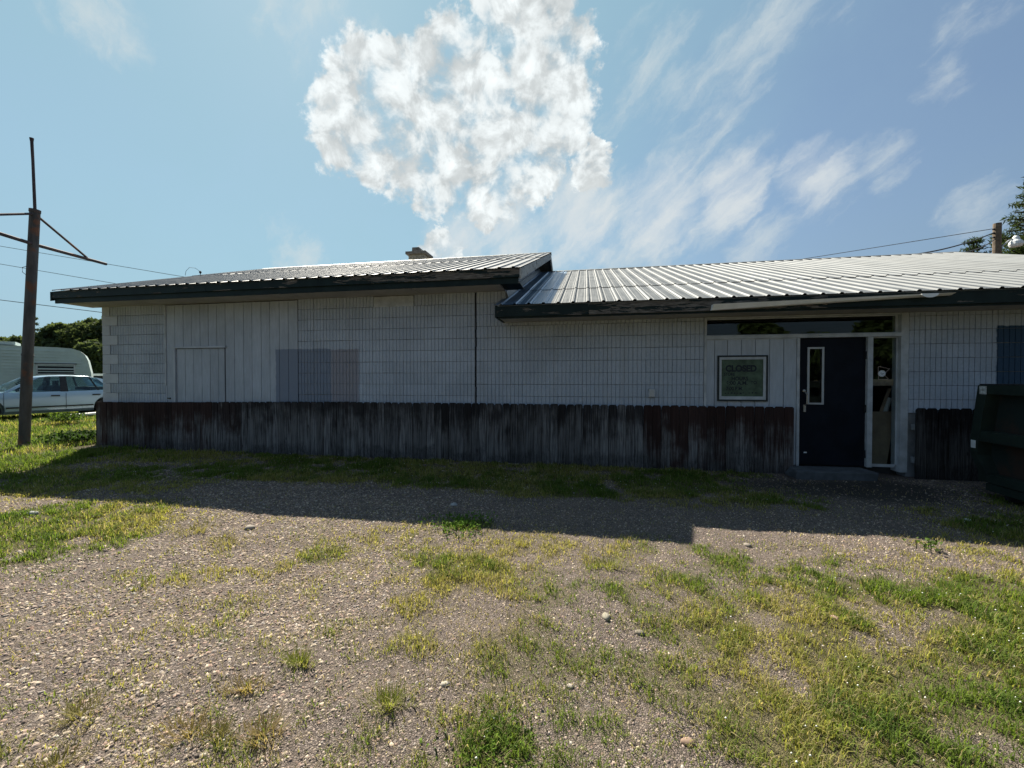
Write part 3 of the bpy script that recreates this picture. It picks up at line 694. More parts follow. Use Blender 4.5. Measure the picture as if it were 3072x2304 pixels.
def roof_deck(name, X0, X1, ey, ez, ry, rz):
    s = (rz - ez) / (ry - ey)
    m = MB(); by = 2 * ry - ey
    m.hexa([(X0, ey + 0.04, ez - 0.075 + 0.04 * s), (X1, ey + 0.04, ez - 0.075 + 0.04 * s), (X1, ry, rz - 0.075), (X0, ry, rz - 0.075), (X0, ey + 0.04, ez - 0.02 + 0.04 * s), (X1, ey + 0.04, ez - 0.02 + 0.04 * s), (X1, ry, rz - 0.02), (X0, ry, rz - 0.02)])
    m.hexa([(X0, ry, rz - 0.075), (X1, ry, rz - 0.075), (X1, by, ez - 0.075), (X0, by, ez - 0.075), (X0, ry, rz - 0.004), (X1, ry, rz - 0.004), (X1, by, ez), (X0, by, ez)])
    return m
EYL, EZL, RYL, RZL = -0.69, 3.30, 5.0, 5.265
EYR, EZR, RYR, RZR = -0.69, 2.70, 5.4, 4.80
ROOF_L = roof_deck('d', -10.86, -1.06, EYL, EZL, RYL, RZL).build('upper_roof', M_flash, B)
ROOF_R = roof_deck('d', -1.40, 9.58, EYR, EZR, RYR, RZR).build('lower_roof', M_flash, B)
ROOF_L['label'] = 'taller weathered metal roof over the left part'; ROOF_R['label'] = 'lower pale metal roof over the entrance part'
roof(ROOF_L, -1.04 - 42 * 0.2345, 42, EYL, EZL, RYL, RZL, 2.3, 0, M_roof_new, M_roof_old)
roof(ROOF_R, -1.485, 47, EYR, EZR, RYR, RZR, 1.0, 1, M_roof_new, M_roof)
for part, X0, X1, ry, rz in ((ROOF_L, -10.90, -1.02, RYL, RZL), (ROOF_R, -1.41, 9.58, RYR, RZR)):
    s = 0.345
    MB().add([(X0, ry - 0.16, rz - 0.16 * s + 0.030), (X1, ry - 0.16, rz - 0.16 * s + 0.030), (X1, ry, rz + 0.036), (X0, ry, rz + 0.036), (X1, ry + 0.16, rz - 0.16 * s + 0.03), (X0, ry + 0.16, rz - 0.16 * s + 0.03)],
             [(0, 1, 2, 3), (3, 2, 4, 5)]).build('ridge_cap', M_flash, part)
# flashing where the lower roof meets the gable wall
fs_ = 0.345
MB().hexa([(-1.42, 0.0, 2.94), (-1.36, 0.0, 2.94), (-1.36, 5.3, 2.94 + 5.3 * fs_), (-1.42, 5.3, 2.94 + 5.3 * fs_), (-1.42, 0.0, 3.07), (-1.405, 0.0, 3.07), (-1.405, 5.3, 3.07 + 5.3 * fs_), (-1.42, 5.3, 3.07 + 5.3 * fs_)]).build('wall_flashing', M_flash, ROOF_R)
# fascia and soffit, upper roof: two boards, the lower one set back
xj = [-10.86, -7.1, -3.4, -1.06]
for i in range(3):
    box('fascia_board', M_fascia, B, xj[i] + 0.002, xj[i + 1] - 0.002, -0.652, -0.622, 3.155, 3.288)
box('lower_fascia', M_fascia_low, B, -10.84, -1.08, -0.62, -0.59, 3.055, 3.165)
xs_ = [-10.84, -8.2, -5.41, -3.0, -1.42]
for i in range(4): box('soffit_board', M_soffit, B, xs_[i] + 0.003, xs_[i + 1] - 0.003, -0.59, 0.022, 3.072, 3.09)
box('rake_soffit', M_fascia_low, B, -1.415, -1.08, -0.59, 0.0, 3.09, 3.105)
# rake boards at the right end of the upper roof
def rake(x0, x1, mat, name, drop, th=0.0):
    s = (RZL - EZL) / (RYL - EYL)
    MB().hexa([(x0, EYL + 0.03, EZL - drop), (x1, EYL + 0.03, EZL - drop), (x1, RYL, RZL - drop), (x0, RYL, RZL - drop), (x0, EYL + 0.03, EZL - 0.012), (x1, EYL + 0.03, EZL - 0.012), (x1, RYL, RZL - 0.012), (x0, RYL, RZL - 0.012)]).build(name, mat, ROOF_L)
    by = 2 * RYL - EYL
    MB().hexa([(x0, RYL + .002, RZL - drop), (x1, RYL + .002, RZL - drop), (x1, by, EZL - drop), (x0, by, EZL - drop), (x0, RYL + .002, RZL - 0.012), (x1, RYL + .002, RZL - 0.012), (x1, by, EZL - 0.012), (x0, by, EZL - 0.012)]).build(name, mat, ROOF_L)
rake(-1.058, -1.028, M_rake, 'rake_board', 0.185)
rake(-10.90, -10.865, M_fascia_low, 'rake_board', 0.20)
# lower roof fascia, soffit
xj = [-1.44, 0.05, 3.4, 6.2, 9.5]
for i in range(4):
    box('fascia_board', M_fascia_r if i != 1 else M_fascia, B, xj[i] + 0.002, xj[i + 1] - 0.002, -0.652, -0.622, 2.512, 2.685)
box('lower_fascia', M_fascia_low, B, -1.42, 9.5, -0.62, -0.59, 2.485, 2.54)
box('soffit_board', M_soffit, B, -1.42, 9.5, -0.59, 0.02, 2.502, 2.52)
box('end_fascia', M_fascia_low, B, -1.47, -1.44, -0.652, 0.0, 2.50, 2.70)
# loose white gutter hanging under the eave
MB().hexa([(1.84, -0.70, 2.512), (4.86, -0.70, 2.625), (4.86, -0.655, 2.625), (1.84, -0.655, 2.512), (1.85, -0.755, 2.594), (4.88, -0.745, 2.652), (4.88, -0.655, 2.652), (1.85, -0.655, 2.594)]).build('gutter', M_gutter, B)
MB().prism([(4.47 + 0.1 - 0.1 * math.cos(t * math.pi / 10), 2.646 - 0.055 * math.sin(t * math.pi / 10)) for t in range(11)], 'y', -0.765, -0.75).build('gutter_end', M_gutter, B)

# chimney on the far slope
CH = box('chimney', M_brick, B, -6.15, -5.58, 6.2, 6.75, 4.4, 5.86)
box('cap', M_cap, CH, -6.24, -5.49, 6.11, 6.84, 5.862, 5.96, bevel=0.01)
MB().hexa([(-6.06, 6.25, 5.96), (-5.70, 6.25, 5.96), (-5.70, 6.65, 5.96), (-6.06, 6.65, 5.96), (-6.05, 6.27, 6.14), (-5.80, 6.27, 6.14), (-5.80, 6.6, 6.14), (-6.05, 6.6, 6.14)]).build('flue', M_cap, CH)
for j in range(6):
    for i in range(3):
        o_ = 0.095 if j % 2 else 0
        box('brick', M_brick, CH, max(-6.152, -6.152 + i * 0.19 - o_), min(-5.578, -6.152 + i * 0.19 - o_ + 0.18), 6.188, 6.2, 5.33 + j * 0.088, 5.33 + j * 0.088 + 0.076)

# entrance: frame, transom, door, sidelight, board panel
EN = empty('entrance', (0, 0, 0)); EN.parent = B
box('post', M_trim, EN, 1.932, 1.968, -0.022, 0.16, 0.0, 2.50)
box('post', M_trim, EN, 4.735, 4.835, -0.022, 0.16, 0.06, 2.50)
box('post', M_trim, EN, 3.312, 3.352, -0.018, 0.16, 0.06, 2.142)
box('post', M_trim, EN, 4.296, 4.366, -0.018, 0.16, 0.12, 2.142)
box('lintel', M_trim, EN, 1.968, 4.735, -0.026, 0.16, 2.144, 2.200)
box('head_trim', M_trim, EN, 1.968, 4.735, -0.024, 0.16, 2.484, 2.50)
TR = MB().box(1.968, 4.735, 0.045, 0.06, 2.466, 2.484).box(1.968, 4.735, 0.045, 0.06, 2.2, 2.215).box(1.968, 1.985, 0.045, 0.06, 2.215, 2.466).box(4.70, 4.735, 0.045, 0.06, 2.215, 2.466).build('transom_window', M_trim, EN)
box('pane', M_glass, TR, 1.985, 4.70, 0.050, 0.055, 2.215, 2.466)
PN = box('panel_backing', M_mortar, EN, 1.968, 3.312, 0.012, 0.03, 0.1, 2.143)
pg = [1.968, 2.093, 2.291, 2.501, 2.709, 2.918, 3.125, 3.312]
for i in range(7): board(PN, pg[i], pg[i + 1], 0.12, 2.125, -0.004, M_siding, 'panel_board')
box('trim_strip', M_trim, PN, 1.97, 3.31, -0.012, 0.01, 2.125, 2.142)
DO = MB().box(3.355, 3.49, 0.03, 0.075, 0.125, 2.138).box(3.70, 4.292, 0.03, 0.075, 0.125, 2.138).box(3.49, 3.70, 0.03, 0.075, 0.125, 1.095).box(3.49, 3.70, 0.03, 0.075, 1.985, 2.138).build('door', M_door, EN)
DO['label'] = 'navy door with a tall narrow window'
fr_ = MB(); 
for a in ((3.478, 3.508, 1.085, 1.995), (3.685, 3.715, 1.085, 1.995), (3.508, 3.685, 1.085, 1.112), (3.508, 3.685, 1.968, 1.995)): fr_.box(a[0], a[1], 0.018, 0.03, a[2], a[3])
fr_.build('window_frame', M_alu, DO)
box('pane', M_glass, DO, 3.495, 3.695, 0.045, 0.05, 1.10, 1.98)
hd = MB().box(3.425, 3.460, 0.012, 0.03, 0.965, 1.08).tube([(3.452, 0.026, 1.06), (3.452, -0.03, 1.10), (3.452, -0.035, 1.24), (3.446, 0.02, 1.29)], 0.011, 8)
hd.lathe([(0.024, 0.0), (0.022, -0.012), (0.008, -0.016)], (3.437, 0.03, 1.30), 'y', 12)
hd.build('handle', M_brass, DO)
for z in (0.32, 1.03, 1.86): box('hinge', M_dark, DO, 4.276, 4.312, 0.005, 0.03, z - 0.06, z + 0.06)
box('paint_chip', M_white, DO, 3.44, 3.485, 0.026, 0.03, 0.305, 0.325)
SL = MB().box(4.366, 4.38, 0.045, 0.06, 0.16, 2.143).box(4.715, 4.735, 0.045, 0.06, 0.16, 2.143).box(4.38, 4.715, 0.045, 0.06, 0.12, 0.165).box(4.38, 4.715, 0.045, 0.06, 2.125, 2.143).build('sidelight', M_trim, EN)
box('pane', M_glass, SL, 4.38, 4.715, 0.050, 0.055, 0.165, 2.125)
# sticker on the sidelight: outline of a state with a round badge
mn = [(0.00, 1.0), (0.16, 1.0), (0.18, 1.06), (0.22, 0.98), (0.42, 0.96), (0.52, 0.90), (0.66, 0.92), (0.82, 0.84), (1.0, 0.84), (0.80, 0.66), (0.62, 0.50), (0.60, 0.36), (0.66, 0.24), (0.86, 0.08), (0.88, 0.0), (0.04, 0.0), (0.04, 0.34), (0.0, 0.42), (0.02, 0.7), (0.0, 1.0)]
sp = [(4.475 + u * 0.155, 0.046, 1.485 + w_ * 0.195) for u, w_ in mn]
ST = MB()
for i in range(len(sp) - 1): ST.tube([sp[i], sp[i + 1]], 0.0022, 4)
ST = ST.build('sticker', simple('sticker_edge', (0.62, 0.50, 0.44), 0.6), SL)
MB().lathe([(0.050, 0.0), (0.050, -0.002)], (4.528, 0.047, 1.575), 'y', 24).build('badge', M_white, ST)
rg = MB().tube([(4.528 + 0.040 * math.cos(i * math.pi / 12), 0.044, 1.575 + 0.040 * math.sin(i * math.pi / 12)) for i in range(25)], 0.0018, 4)
rg.box(4.506, 4.524, 0.0432, 0.0445, 1.572, 1.59).box(4.530, 4.552, 0.0432, 0.0445, 1.566, 1.580).box(4.512, 4.540, 0.0432, 0.0445, 1.556, 1.563)
rg.build('badge_print', simple('badge_grey', (0.30, 0.33, 0.36), 0.6), ST)

# things kept just inside the sidelight
tag(box('wooden_beam', M_beam, None, 4.38, 4.80, 0.13, 0.22, 1.385, 1.485), 'rough wooden beam lying across behind the sidelight glass', 'beam')
bo = MB().hexa([(4.40, 0.16, 0.12), (4.68, 0.16, 0.12), (4.68, 0.19, 0.12), (4.40, 0.19, 0.12), (4.40, 0.23, 0.965), (4.83, 0.23, 0.975), (4.83, 0.26, 0.975), (4.40, 0.26, 0.965)]).build('plywood_sheet', M_ply)
tag(bo, 'brown plywood sheet leaning inside the sidelight', 'plywood')
tag(MB().hexa([(4.64, 0.28, 0.92), (4.675, 0.28, 0.92), (4.675, 0.30, 0.92), (4.64, 0.30, 0.92), (4.755, 0.26, 1.34), (4.80, 0.26, 1.34), (4.80, 0.28, 1.34), (4.755, 0.28, 1.34)]).build('wooden_lath', M_beam), 'thin slanted wooden lath behind the sidelight', 'lath')
tag(MB().tube([(4.74, 0.33, 0.90), (4.80, 0.32, 1.19)], 0.04, 14).build('paper_roll', M_white), 'white roll leaning behind the sidelight glass', 'roll')

# framed notice beside the door
NS = empty('hours_notice', (2.135, 0, 1.128)); tag(NS, 'hand painted CLOSED notice in a dark frame beside the door', 'sign')
def lb(name, mat, parent, x0, x1, y0, y1, z0, z1): return box(name, mat, parent, x0, x1, y0, y1, z0, z1)
M_fdark = simple('black_frame_paint', (0.012, 0.018, 0.020), 0.6, var=0.3)
Wn, Hn = 0.753, 0.746
m = MB()
for a in ((0, Wn, 0, 0.026), (0, Wn, Hn - 0.026, Hn), (0, 0.026, 0.026, Hn - 0.026), (Wn - 0.026, Wn, 0.026, Hn - 0.026)): m.box(a[0], a[1], -0.030, -0.006, a[2], a[3])
m.build('frame', M_fdark, NS)
m = MB()
for a in ((0.026, Wn - 0.026, 0.026, 0.078), (0.026, Wn - 0.026, Hn - 0.068, Hn - 0.026), (0.026, 0.062, 0.078, Hn - 0.068), (Wn - 0.066, Wn - 0.026, 0.078, Hn - 0.068)): m.box(a[0], a[1], -0.024, -0.006, a[2], a[3])
m.build('inner_frame', M_trim, NS)
M_paper = simple('faded_board', (0.065, 0.10, 0.065), 0.7, var=0.35, scale=9)
lb('board', M_paper, NS, 0.062, Wn - 0.066, -0.012, -0.007, 0.078, Hn - 0.068)
M_ink = simple('dark_lettering', (0.008, 0.014, 0.022), 0.6, var=0.2)
def text(s, x, z, size, bold=0.0, sx=1.0):
    c = bpy.data.curves.new('lettering', 'FONT'); c.body = s; c.size = size; c.extrude = 0.001; c.offset = bold
    c.materials.append(M_ink)
    tmp = bpy.data.objects.new('lettering', c); COL.objects.link(tmp); bpy.context.view_layer.update()
    tm = bpy.data.meshes.new_from_object(tmp.evaluated_get(bpy.context.evaluated_depsgraph_get())); bpy.data.objects.remove(tmp)
    o = bpy.data.objects.new('lettering', tm); COL.objects.link(o); o.parent = NS; o.location = (x, -0.0135, z); o.rotation_euler = (R_(90), 0, 0); o.scale = (sx, 1, 1)
text('CLOSED', 0.125, 0.485, 0.142, 0.0065, 0.88)
text('STORE', 0.100, 0.415, 0.070, 0.002, 0.8)
text('HOURS', 0.215, 0.340, 0.084, 0.0025, 0.9)
text('6:00 A.M.', 0.135, 0.268, 0.088, 0.002, 0.95)
text('TO', 0.505, 0.280, 0.070, 0.002, 0.9)
text('7:00 P.M.', 0.135, 0.178, 0.080, 0.002, 0.85)
m = MB()
for i in range(11):
    x0 = 0.115 + i * 0.045
    if i != 7: m.box(x0, x0 + random.uniform(.014, .034), -0.0145, -0.0122, 0.118 + 0.001 * i + random.uniform(-.004, .004), 0.133 + 0.001 * i + random.uniform(-.003, .008))
m.build('faded_lettering', M_ink, NS)

# door step
stp = MB().hexa([(3.10, -0.50, -0.04), (4.16, -0.46, -0.04), (4.16, 0.02, -0.04), (3.10, 0.02, -0.04), (3.09, -0.50, 0.115), (4.20, -0.45, 0.125), (4.20, -0.025, 0.118), (3.20, -0.025, 0.108)]).build('door_step', M_conc, None, bevel=0.012)
tag(stp, 'worn grey concrete step under the navy door', 'step')

# ------------------------------------------------------------------ picket skirts
pk_cache = {}
def picket_mesh(v):
    if v not in pk_cache:
        w, h, e = 0.1385, 1.0, (0.022, 0.026, 0.018, 0.010)[v]
        m = MB(); m.prism([(0, 0), (w, 0), (w, h - e), (w - e, h), (e, h), (0, h - e)], 'y', -0.018, 0.0)
        me = m.mesh('picket'); me.materials.append(M_picket); pk_cache[v] = me
    return pk_cache[v]
def fence(name, x0, x1, label, redf, zt, val=1.0):
    P = empty(name, (x0, -0.10, 0)); tag(P, label, 'fence')
    n_ = round((x1 - x0) / 0.1425); pit = (x1 - x0) / n_
    for i in range(n_):
        xw = x0 + i * pit; red = redf(xw)
        z1 = zt(xw) + random.uniform(-0.0045, 0.0045); z0 = -0.06 + random.uniform(-0.015, 0.015)
        v = 3 if xw < -7.6 else random.choice((0, 0, 1, 2))
        o = link('picket', picket_mesh(v), None, P, loc=(i * pit, random.uniform(-0.004, 0.004), z0), rot=(random.uniform(-.006, .006), random.uniform(-.004, .004), 0), scale=(pit * random.uniform(0.945, 0.968) / 0.1385, 1, z1 - z0))
        o.color = (max(0, min(1, red + random.uniform(-.12, .12))), val * random.uniform(0.7, 1.25), 0, 1)
    MB().box(0.0, x1 - x0, 0.006, 0.075, 0.22, 0.31).box(0.0, x1 - x0, 0.006, 0.075, 0.72, 0.81).build('rail', M_mortar, P)
    return P
redf = lambda x: 0.95 if x < -7.6 else (0.5 if x < -7.0 else (0.95 if x > 0.95 else 0.02))
FE = fence('picket_fence', -10.56, 3.235, 'long weathered picket skirt along the wall left of the door', redf, lambda x: 0.985 + 0.065 * float(sstep(np.array(x), -10.5, -4.0)))
MB().box(-0.012, 0.004, -0.02, 0.09, -0.05, 0.97).build('end_board', M_picket, FE).color = (0.9, 1.0, 0, 1)
fence('picket_fence', 4.875, 6.6, 'short dark picket skirt between the door and the dumpster', lambda x: 0.35, lambda x: 1.055, 0.42)

# ------------------------------------------------------------------ dumpster
M_dgreen = simple('dumpster_green', (0.013, 0.023, 0.018), 0.6, var=0.35, scale=4, bump=0.2)
def rust_mat():
    m, t, b = newmat('rusty_green_steel'); p = gpos(t)
    n = t.noise(p, 2.2, 7, 0.62); s = t.node('ShaderNodeSeparateXYZ'); t.set(s, 0, p)
    e = t.ramp(t.math('ADD', n, t.ramp(s.outputs[2], 1.1, 0.3, -0.08, 0.12, False)), 0.45, 0.62)
    t.set(b, 'Base Color', t.mix(e, (0.006, 0.015, 0.013), (0.034, 0.018, 0.012))); t.set(b, 'Roughness', 0.75); bump(t, b, n, 0.4); return m
M_rust = rust_mat()
D = empty('dumpster', (4.965, -0.98, 0.0), R_(-4)); tag(D, 'dark green rusty dumpster at the right edge', 'dumpster')
def side(y): return [(y, 0)]
prof = [(0.0, 1.41), (0.10, 0.72), (0.09, 0.52), (-0.03, 0.28), (-2.3, 0.28), (-2.55, 0.9), (-2.5, 1.41)]   # (y,z) of the long side
MB().prism([(u, w_) for u, w_ in prof], 'x', 0.13, 1.6).build('body', M_rust, D)
# raised frame: rails and posts stand proud of the recessed panels
MB().hexa([(0, -2.5, 1.30), (0.14, -2.5, 1.30), (0.14, 0.02, 1.30), (0, 0.02, 1.30), (-0.01, -2.5, 1.415), (0.14, -2.5, 1.415), (0.14, 0.005, 1.415), (-0.01, 0.005, 1.415)]).build('top_rail', M_dgreen, D)
MB().box(-0.005, 0.14, -2.45, 0.08, 0.70, 0.83).build('side_rail', M_dgreen, D)
MB().box(-0.01, 0.14, -2.35, -0.02, 0.20, 0.30).box(-0.005, 0.14, -2.3, -0.12, 0.10, 0.19).build('base_rail', M_dgreen, D)
MB().prism([(0.005, 1.41), (0.11, 0.72), (0.10, 0.52), (-0.03, 0.28), (-0.13, 0.28), (0.0, 0.52), (-0.02, 0.72), (-0.11, 1.30)], 'x', -0.012, 0.14).build('corner_post', M_dgreen, D)
MB().box(0.0, 0.14, -1.3, -1.2, 0.28, 1.30).build('side_post', M_dgreen, D)
for x0 in (0.12, 1.35):
    for y0 in (-0.35, -2.0): MB().lathe([(0.07, 0), (0.08, 0.01), (0.08, 0.045), (0.07, 0.055)], (x0, y0, 0.075), 'y', 14).build('caster', M_dark, D)
MB().box(0.0, 1.6, -2.5, 0.0, 1.416, 1.43).build('lid', simple('black_plastic_lid', (0.015, 0.015, 0.016), 0.5), D)
MB().box(-0.016, -0.011, -0.12, -0.02, 1.30, 1.40).build('label', simple('torn_label', (0.42, 0.43, 0.42), 0.7, var=0.5, scale=25), D)
MB().box(-0.017, -0.011, 0.025, 0.09, 0.60, 0.70).build('label', M_white, D)

# ------------------------------------------------------------------ bare sign pole
def rustpole(name, base):
    m, t, b = newmat(name); p = gpos(t)
    n = t.noise(t.scalevec(p, 7, 7, 1.6), 1.0, 6, 0.6)
    c = t.mix(t.ramp(n, 0.3, 0.7), base, tuple(x * 2.2 for x in base)); c = t.mix(t.ramp(t.noise(p, 3.1, 5), 0.52, 0.66, 0, 0.85), c, (0.17, 0.070, 0.035))
    t.set(b, 'Base Color', c); t.set(b, 'Roughness', 0.8); t.set(b, 'Metallic', 0.1); bump(t, b, n, 0.4); return m
M_pole = rustpole('rusted_pipe', (0.045, 0.043, 0.043)); M_arm = rustpole('brown_pipe', (0.035, 0.026, 0.029))
SP = empty('sign_pole', (-11.95, -0.51, float(gz(-11.95, -0.51)))); tag(SP, 'tall rusty sign pole with bare cross arm at the left', 'pole')
SPO = Vector((-11.95, -0.51, SP.location.z)); S_ = lambda p: tuple(Vector(p) - SPO)
pl = MB().tube([S_((-11.955, -0.515, -0.2)), S_((-11.86, -0.465, 2.3)), S_((-11.727, -0.397, 5.13))], [0.090, 0.087, 0.083], 18)
pl.tube([S_((-11.875, -0.472, 1.98)), S_((-11.868, -0.469, 2.02))], 0.095, 18).tube([S_((-11.730, -0.399, 5.09)), S_((-11.726, -0.397, 5.15))], 0.091, 18)
pl.build('pole', M_pole, SP, smooth=False)
MB().tube([S_((-11.727, -0.397, 5.10)), S_((-11.775, -0.39, 6.2)), S_((-11.800, -0.388, 6.62)), S_((-11.803, -0.388, 6.70))], [0.026, 0.024, 0.026, 0.036], 10).build('mast', M_arm, SP)
MB().tube([S_((-11.24, -1.98, 4.40)), S_((-11.746, -0.411, 4.40)), S_((-12.386, 1.346, 4.50))], 0.036, 10).build('cross_arm', M_arm, SP)
MB().tube([S_((-11.76, -0.33, 5.03)), S_((-12.20, 0.82, 4.50))], 0.024, 8).build('brace', M_arm, SP)
MB().tube([S_((-11.69, -0.47, 5.03)), S_((-11.27, -1.75, 4.45))], 0.024, 8).build('brace', M_arm, SP)
MB().tube([S_((-11.835, -0.475, 3.92)), S_((-11.89, -0.52, 3.88)), S_((-11.89, -0.52, 3.78)), S_((-11.845, -0.48, 3.72))], 0.006, 6).build('wire_loop', M_arm, SP)

# ------------------------------------------------------------------ parked car
def car_paint():
    m, t, b = newmat('pale_blue_car_paint'); t.set(b, 'Base Color', (0.34, 0.46, 0.57, 1)); t.set(b, 'Metallic', 0.2); t.set(b, 'Roughness', 0.28)
    t.set(b, 'Coat Weight', 0.6); t.set(b, 'Coat Roughness', 0.06); return m
M_car = car_paint(); M_tyre = simple('tyre_rubber', (0.018, 0.018, 0.018), 0.85); M_chrome = simple('chrome', (0.7, 0.7, 0.7), 0.2, metal=0.9)
M_blk = simple('black_trim', (0.016, 0.017, 0.02), 0.5)
M_seat = simple('grey_seat', (0.06, 0.07, 0.08), 0.9)
CAR = empty('parked_car', (-19.23, 1.30, 0.13), math.atan2(0.968, 0.25)); CAR.scale = (1.04, 1.04, 1.04); tag(CAR, 'pale blue old sedan parked on the grass at the left', 'car')
stn = [(0.0, 0.40, 0.58, 0.60), (0.12, 0.28, 0.66, 0.76), (0.5, 0.22, 0.76, 0.85), (1.25, 0.20, 0.88, 0.89), (2.0, 0.20, 0.885, 0.90), (2.9, 0.20, 0.90, 0.90), (3.7, 0.21, 0.915, 0.89), (4.3, 0.25, 0.92, 0.86), (4.72, 0.32, 0.86, 0.79), (4.85, 0.42, 0.70, 0.66)]
bm_ = MB(); ring = 13
for x_, zb, zt, hw in stn:
    half = [(hw * 0.86, zb), (hw * 0.985, zb + 0.10), (hw, zb + (zt - zb) * 0.40), (hw * 0.995, zb + (zt - zb) * 0.62), (hw * 0.965, zt - 0.07), (hw * 0.90, zt - 0.005)]
    bm_.v += [(x_, -a, b_) for a, b_ in half] + [(x_, 0, zt + 0.03)] + [(x_, a, b_) for a, b_ in half[::-1]]
for i in range(len(stn) - 1):
    for k in range(ring): bm_.f.append((i * ring + k, i * ring + (k + 1) % ring, (i + 1) * ring + (k + 1) % ring, (i + 1) * ring + k))
bm_.f.append(tuple(range(ring))); bm_.f.append(tuple((len(stn) - 1) * ring + k for k in range(ring)))
body = bm_.build('body', M_car, CAR, smooth=True)
cut = MB()
for wx in (0.95, 3.67): cut.lathe([(0.375, -1.2), (0.375, -0.62)], (wx, 0, 0.33), 'y', 28).lathe([(0.375, 0.62), (0.375, 1.2)], (wx, 0, 0.33), 'y', 28)
cutter = cut.build('wheel_cut', M_blk, CAR)
bo_ = body.modifiers.new('arches', 'BOOLEAN'); bo_.object = cutter; bo_.operation = 'DIFFERENCE'; bo_.solver = 'EXACT'
bpy.context.view_layer.update()
dg = bpy.context.evaluated_depsgraph_get()
nm = bpy.data.meshes.new_from_object(body.evaluated_get(dg)); body.modifiers.clear(); body.data = nm
nm.shade_smooth()
try: nm.set_sharp_from_angle(angle=R_(38))
except Exception: pass
bpy.data.objects.remove(cutter)
# greenhouse: roof skin, pillars, panes
rf = MB(); rows = [(1.98, 1.335, 0.60), (2.3, 1.395, 0.63), (2.8, 1.415, 0.64), (3.25, 1.39, 0.63), (3.60, 1.30, 0.60)]
for x_, z_, hw in rows: rf.v += [(x_, -hw, z_ - 0.02), (x_, -hw * 0.85, z_), (x_, 0, z_ + 0.02), (x_, hw * 0.85, z_), (x_, hw, z_ - 0.02), (x_, hw * 0.85, z_ - 0.035), (x_, 0, z_ - 0.03), (x_, -hw * 0.85, z_ - 0.035)]
for i in range(4):
    for k in range(8): rf.f.append((i * 8 + k, i * 8 + (k + 1) % 8, (i + 1) * 8 + (k + 1) % 8, (i + 1) * 8 + k))
rf.f.append(tuple(range(8))); rf.f.append(tuple(range(32, 40)))
rf.build('roof', M_car, CAR, smooth=True)
def quadbar(m, a, b, c, d, t):  # thin solid quad, thickness t inward in y
    s = -1 if a[1] < 0 else 1
    m.hexa([a, b, c, d] + [(p[0], p[1] - s * t, p[2]) for p in (a, b, c, d)])
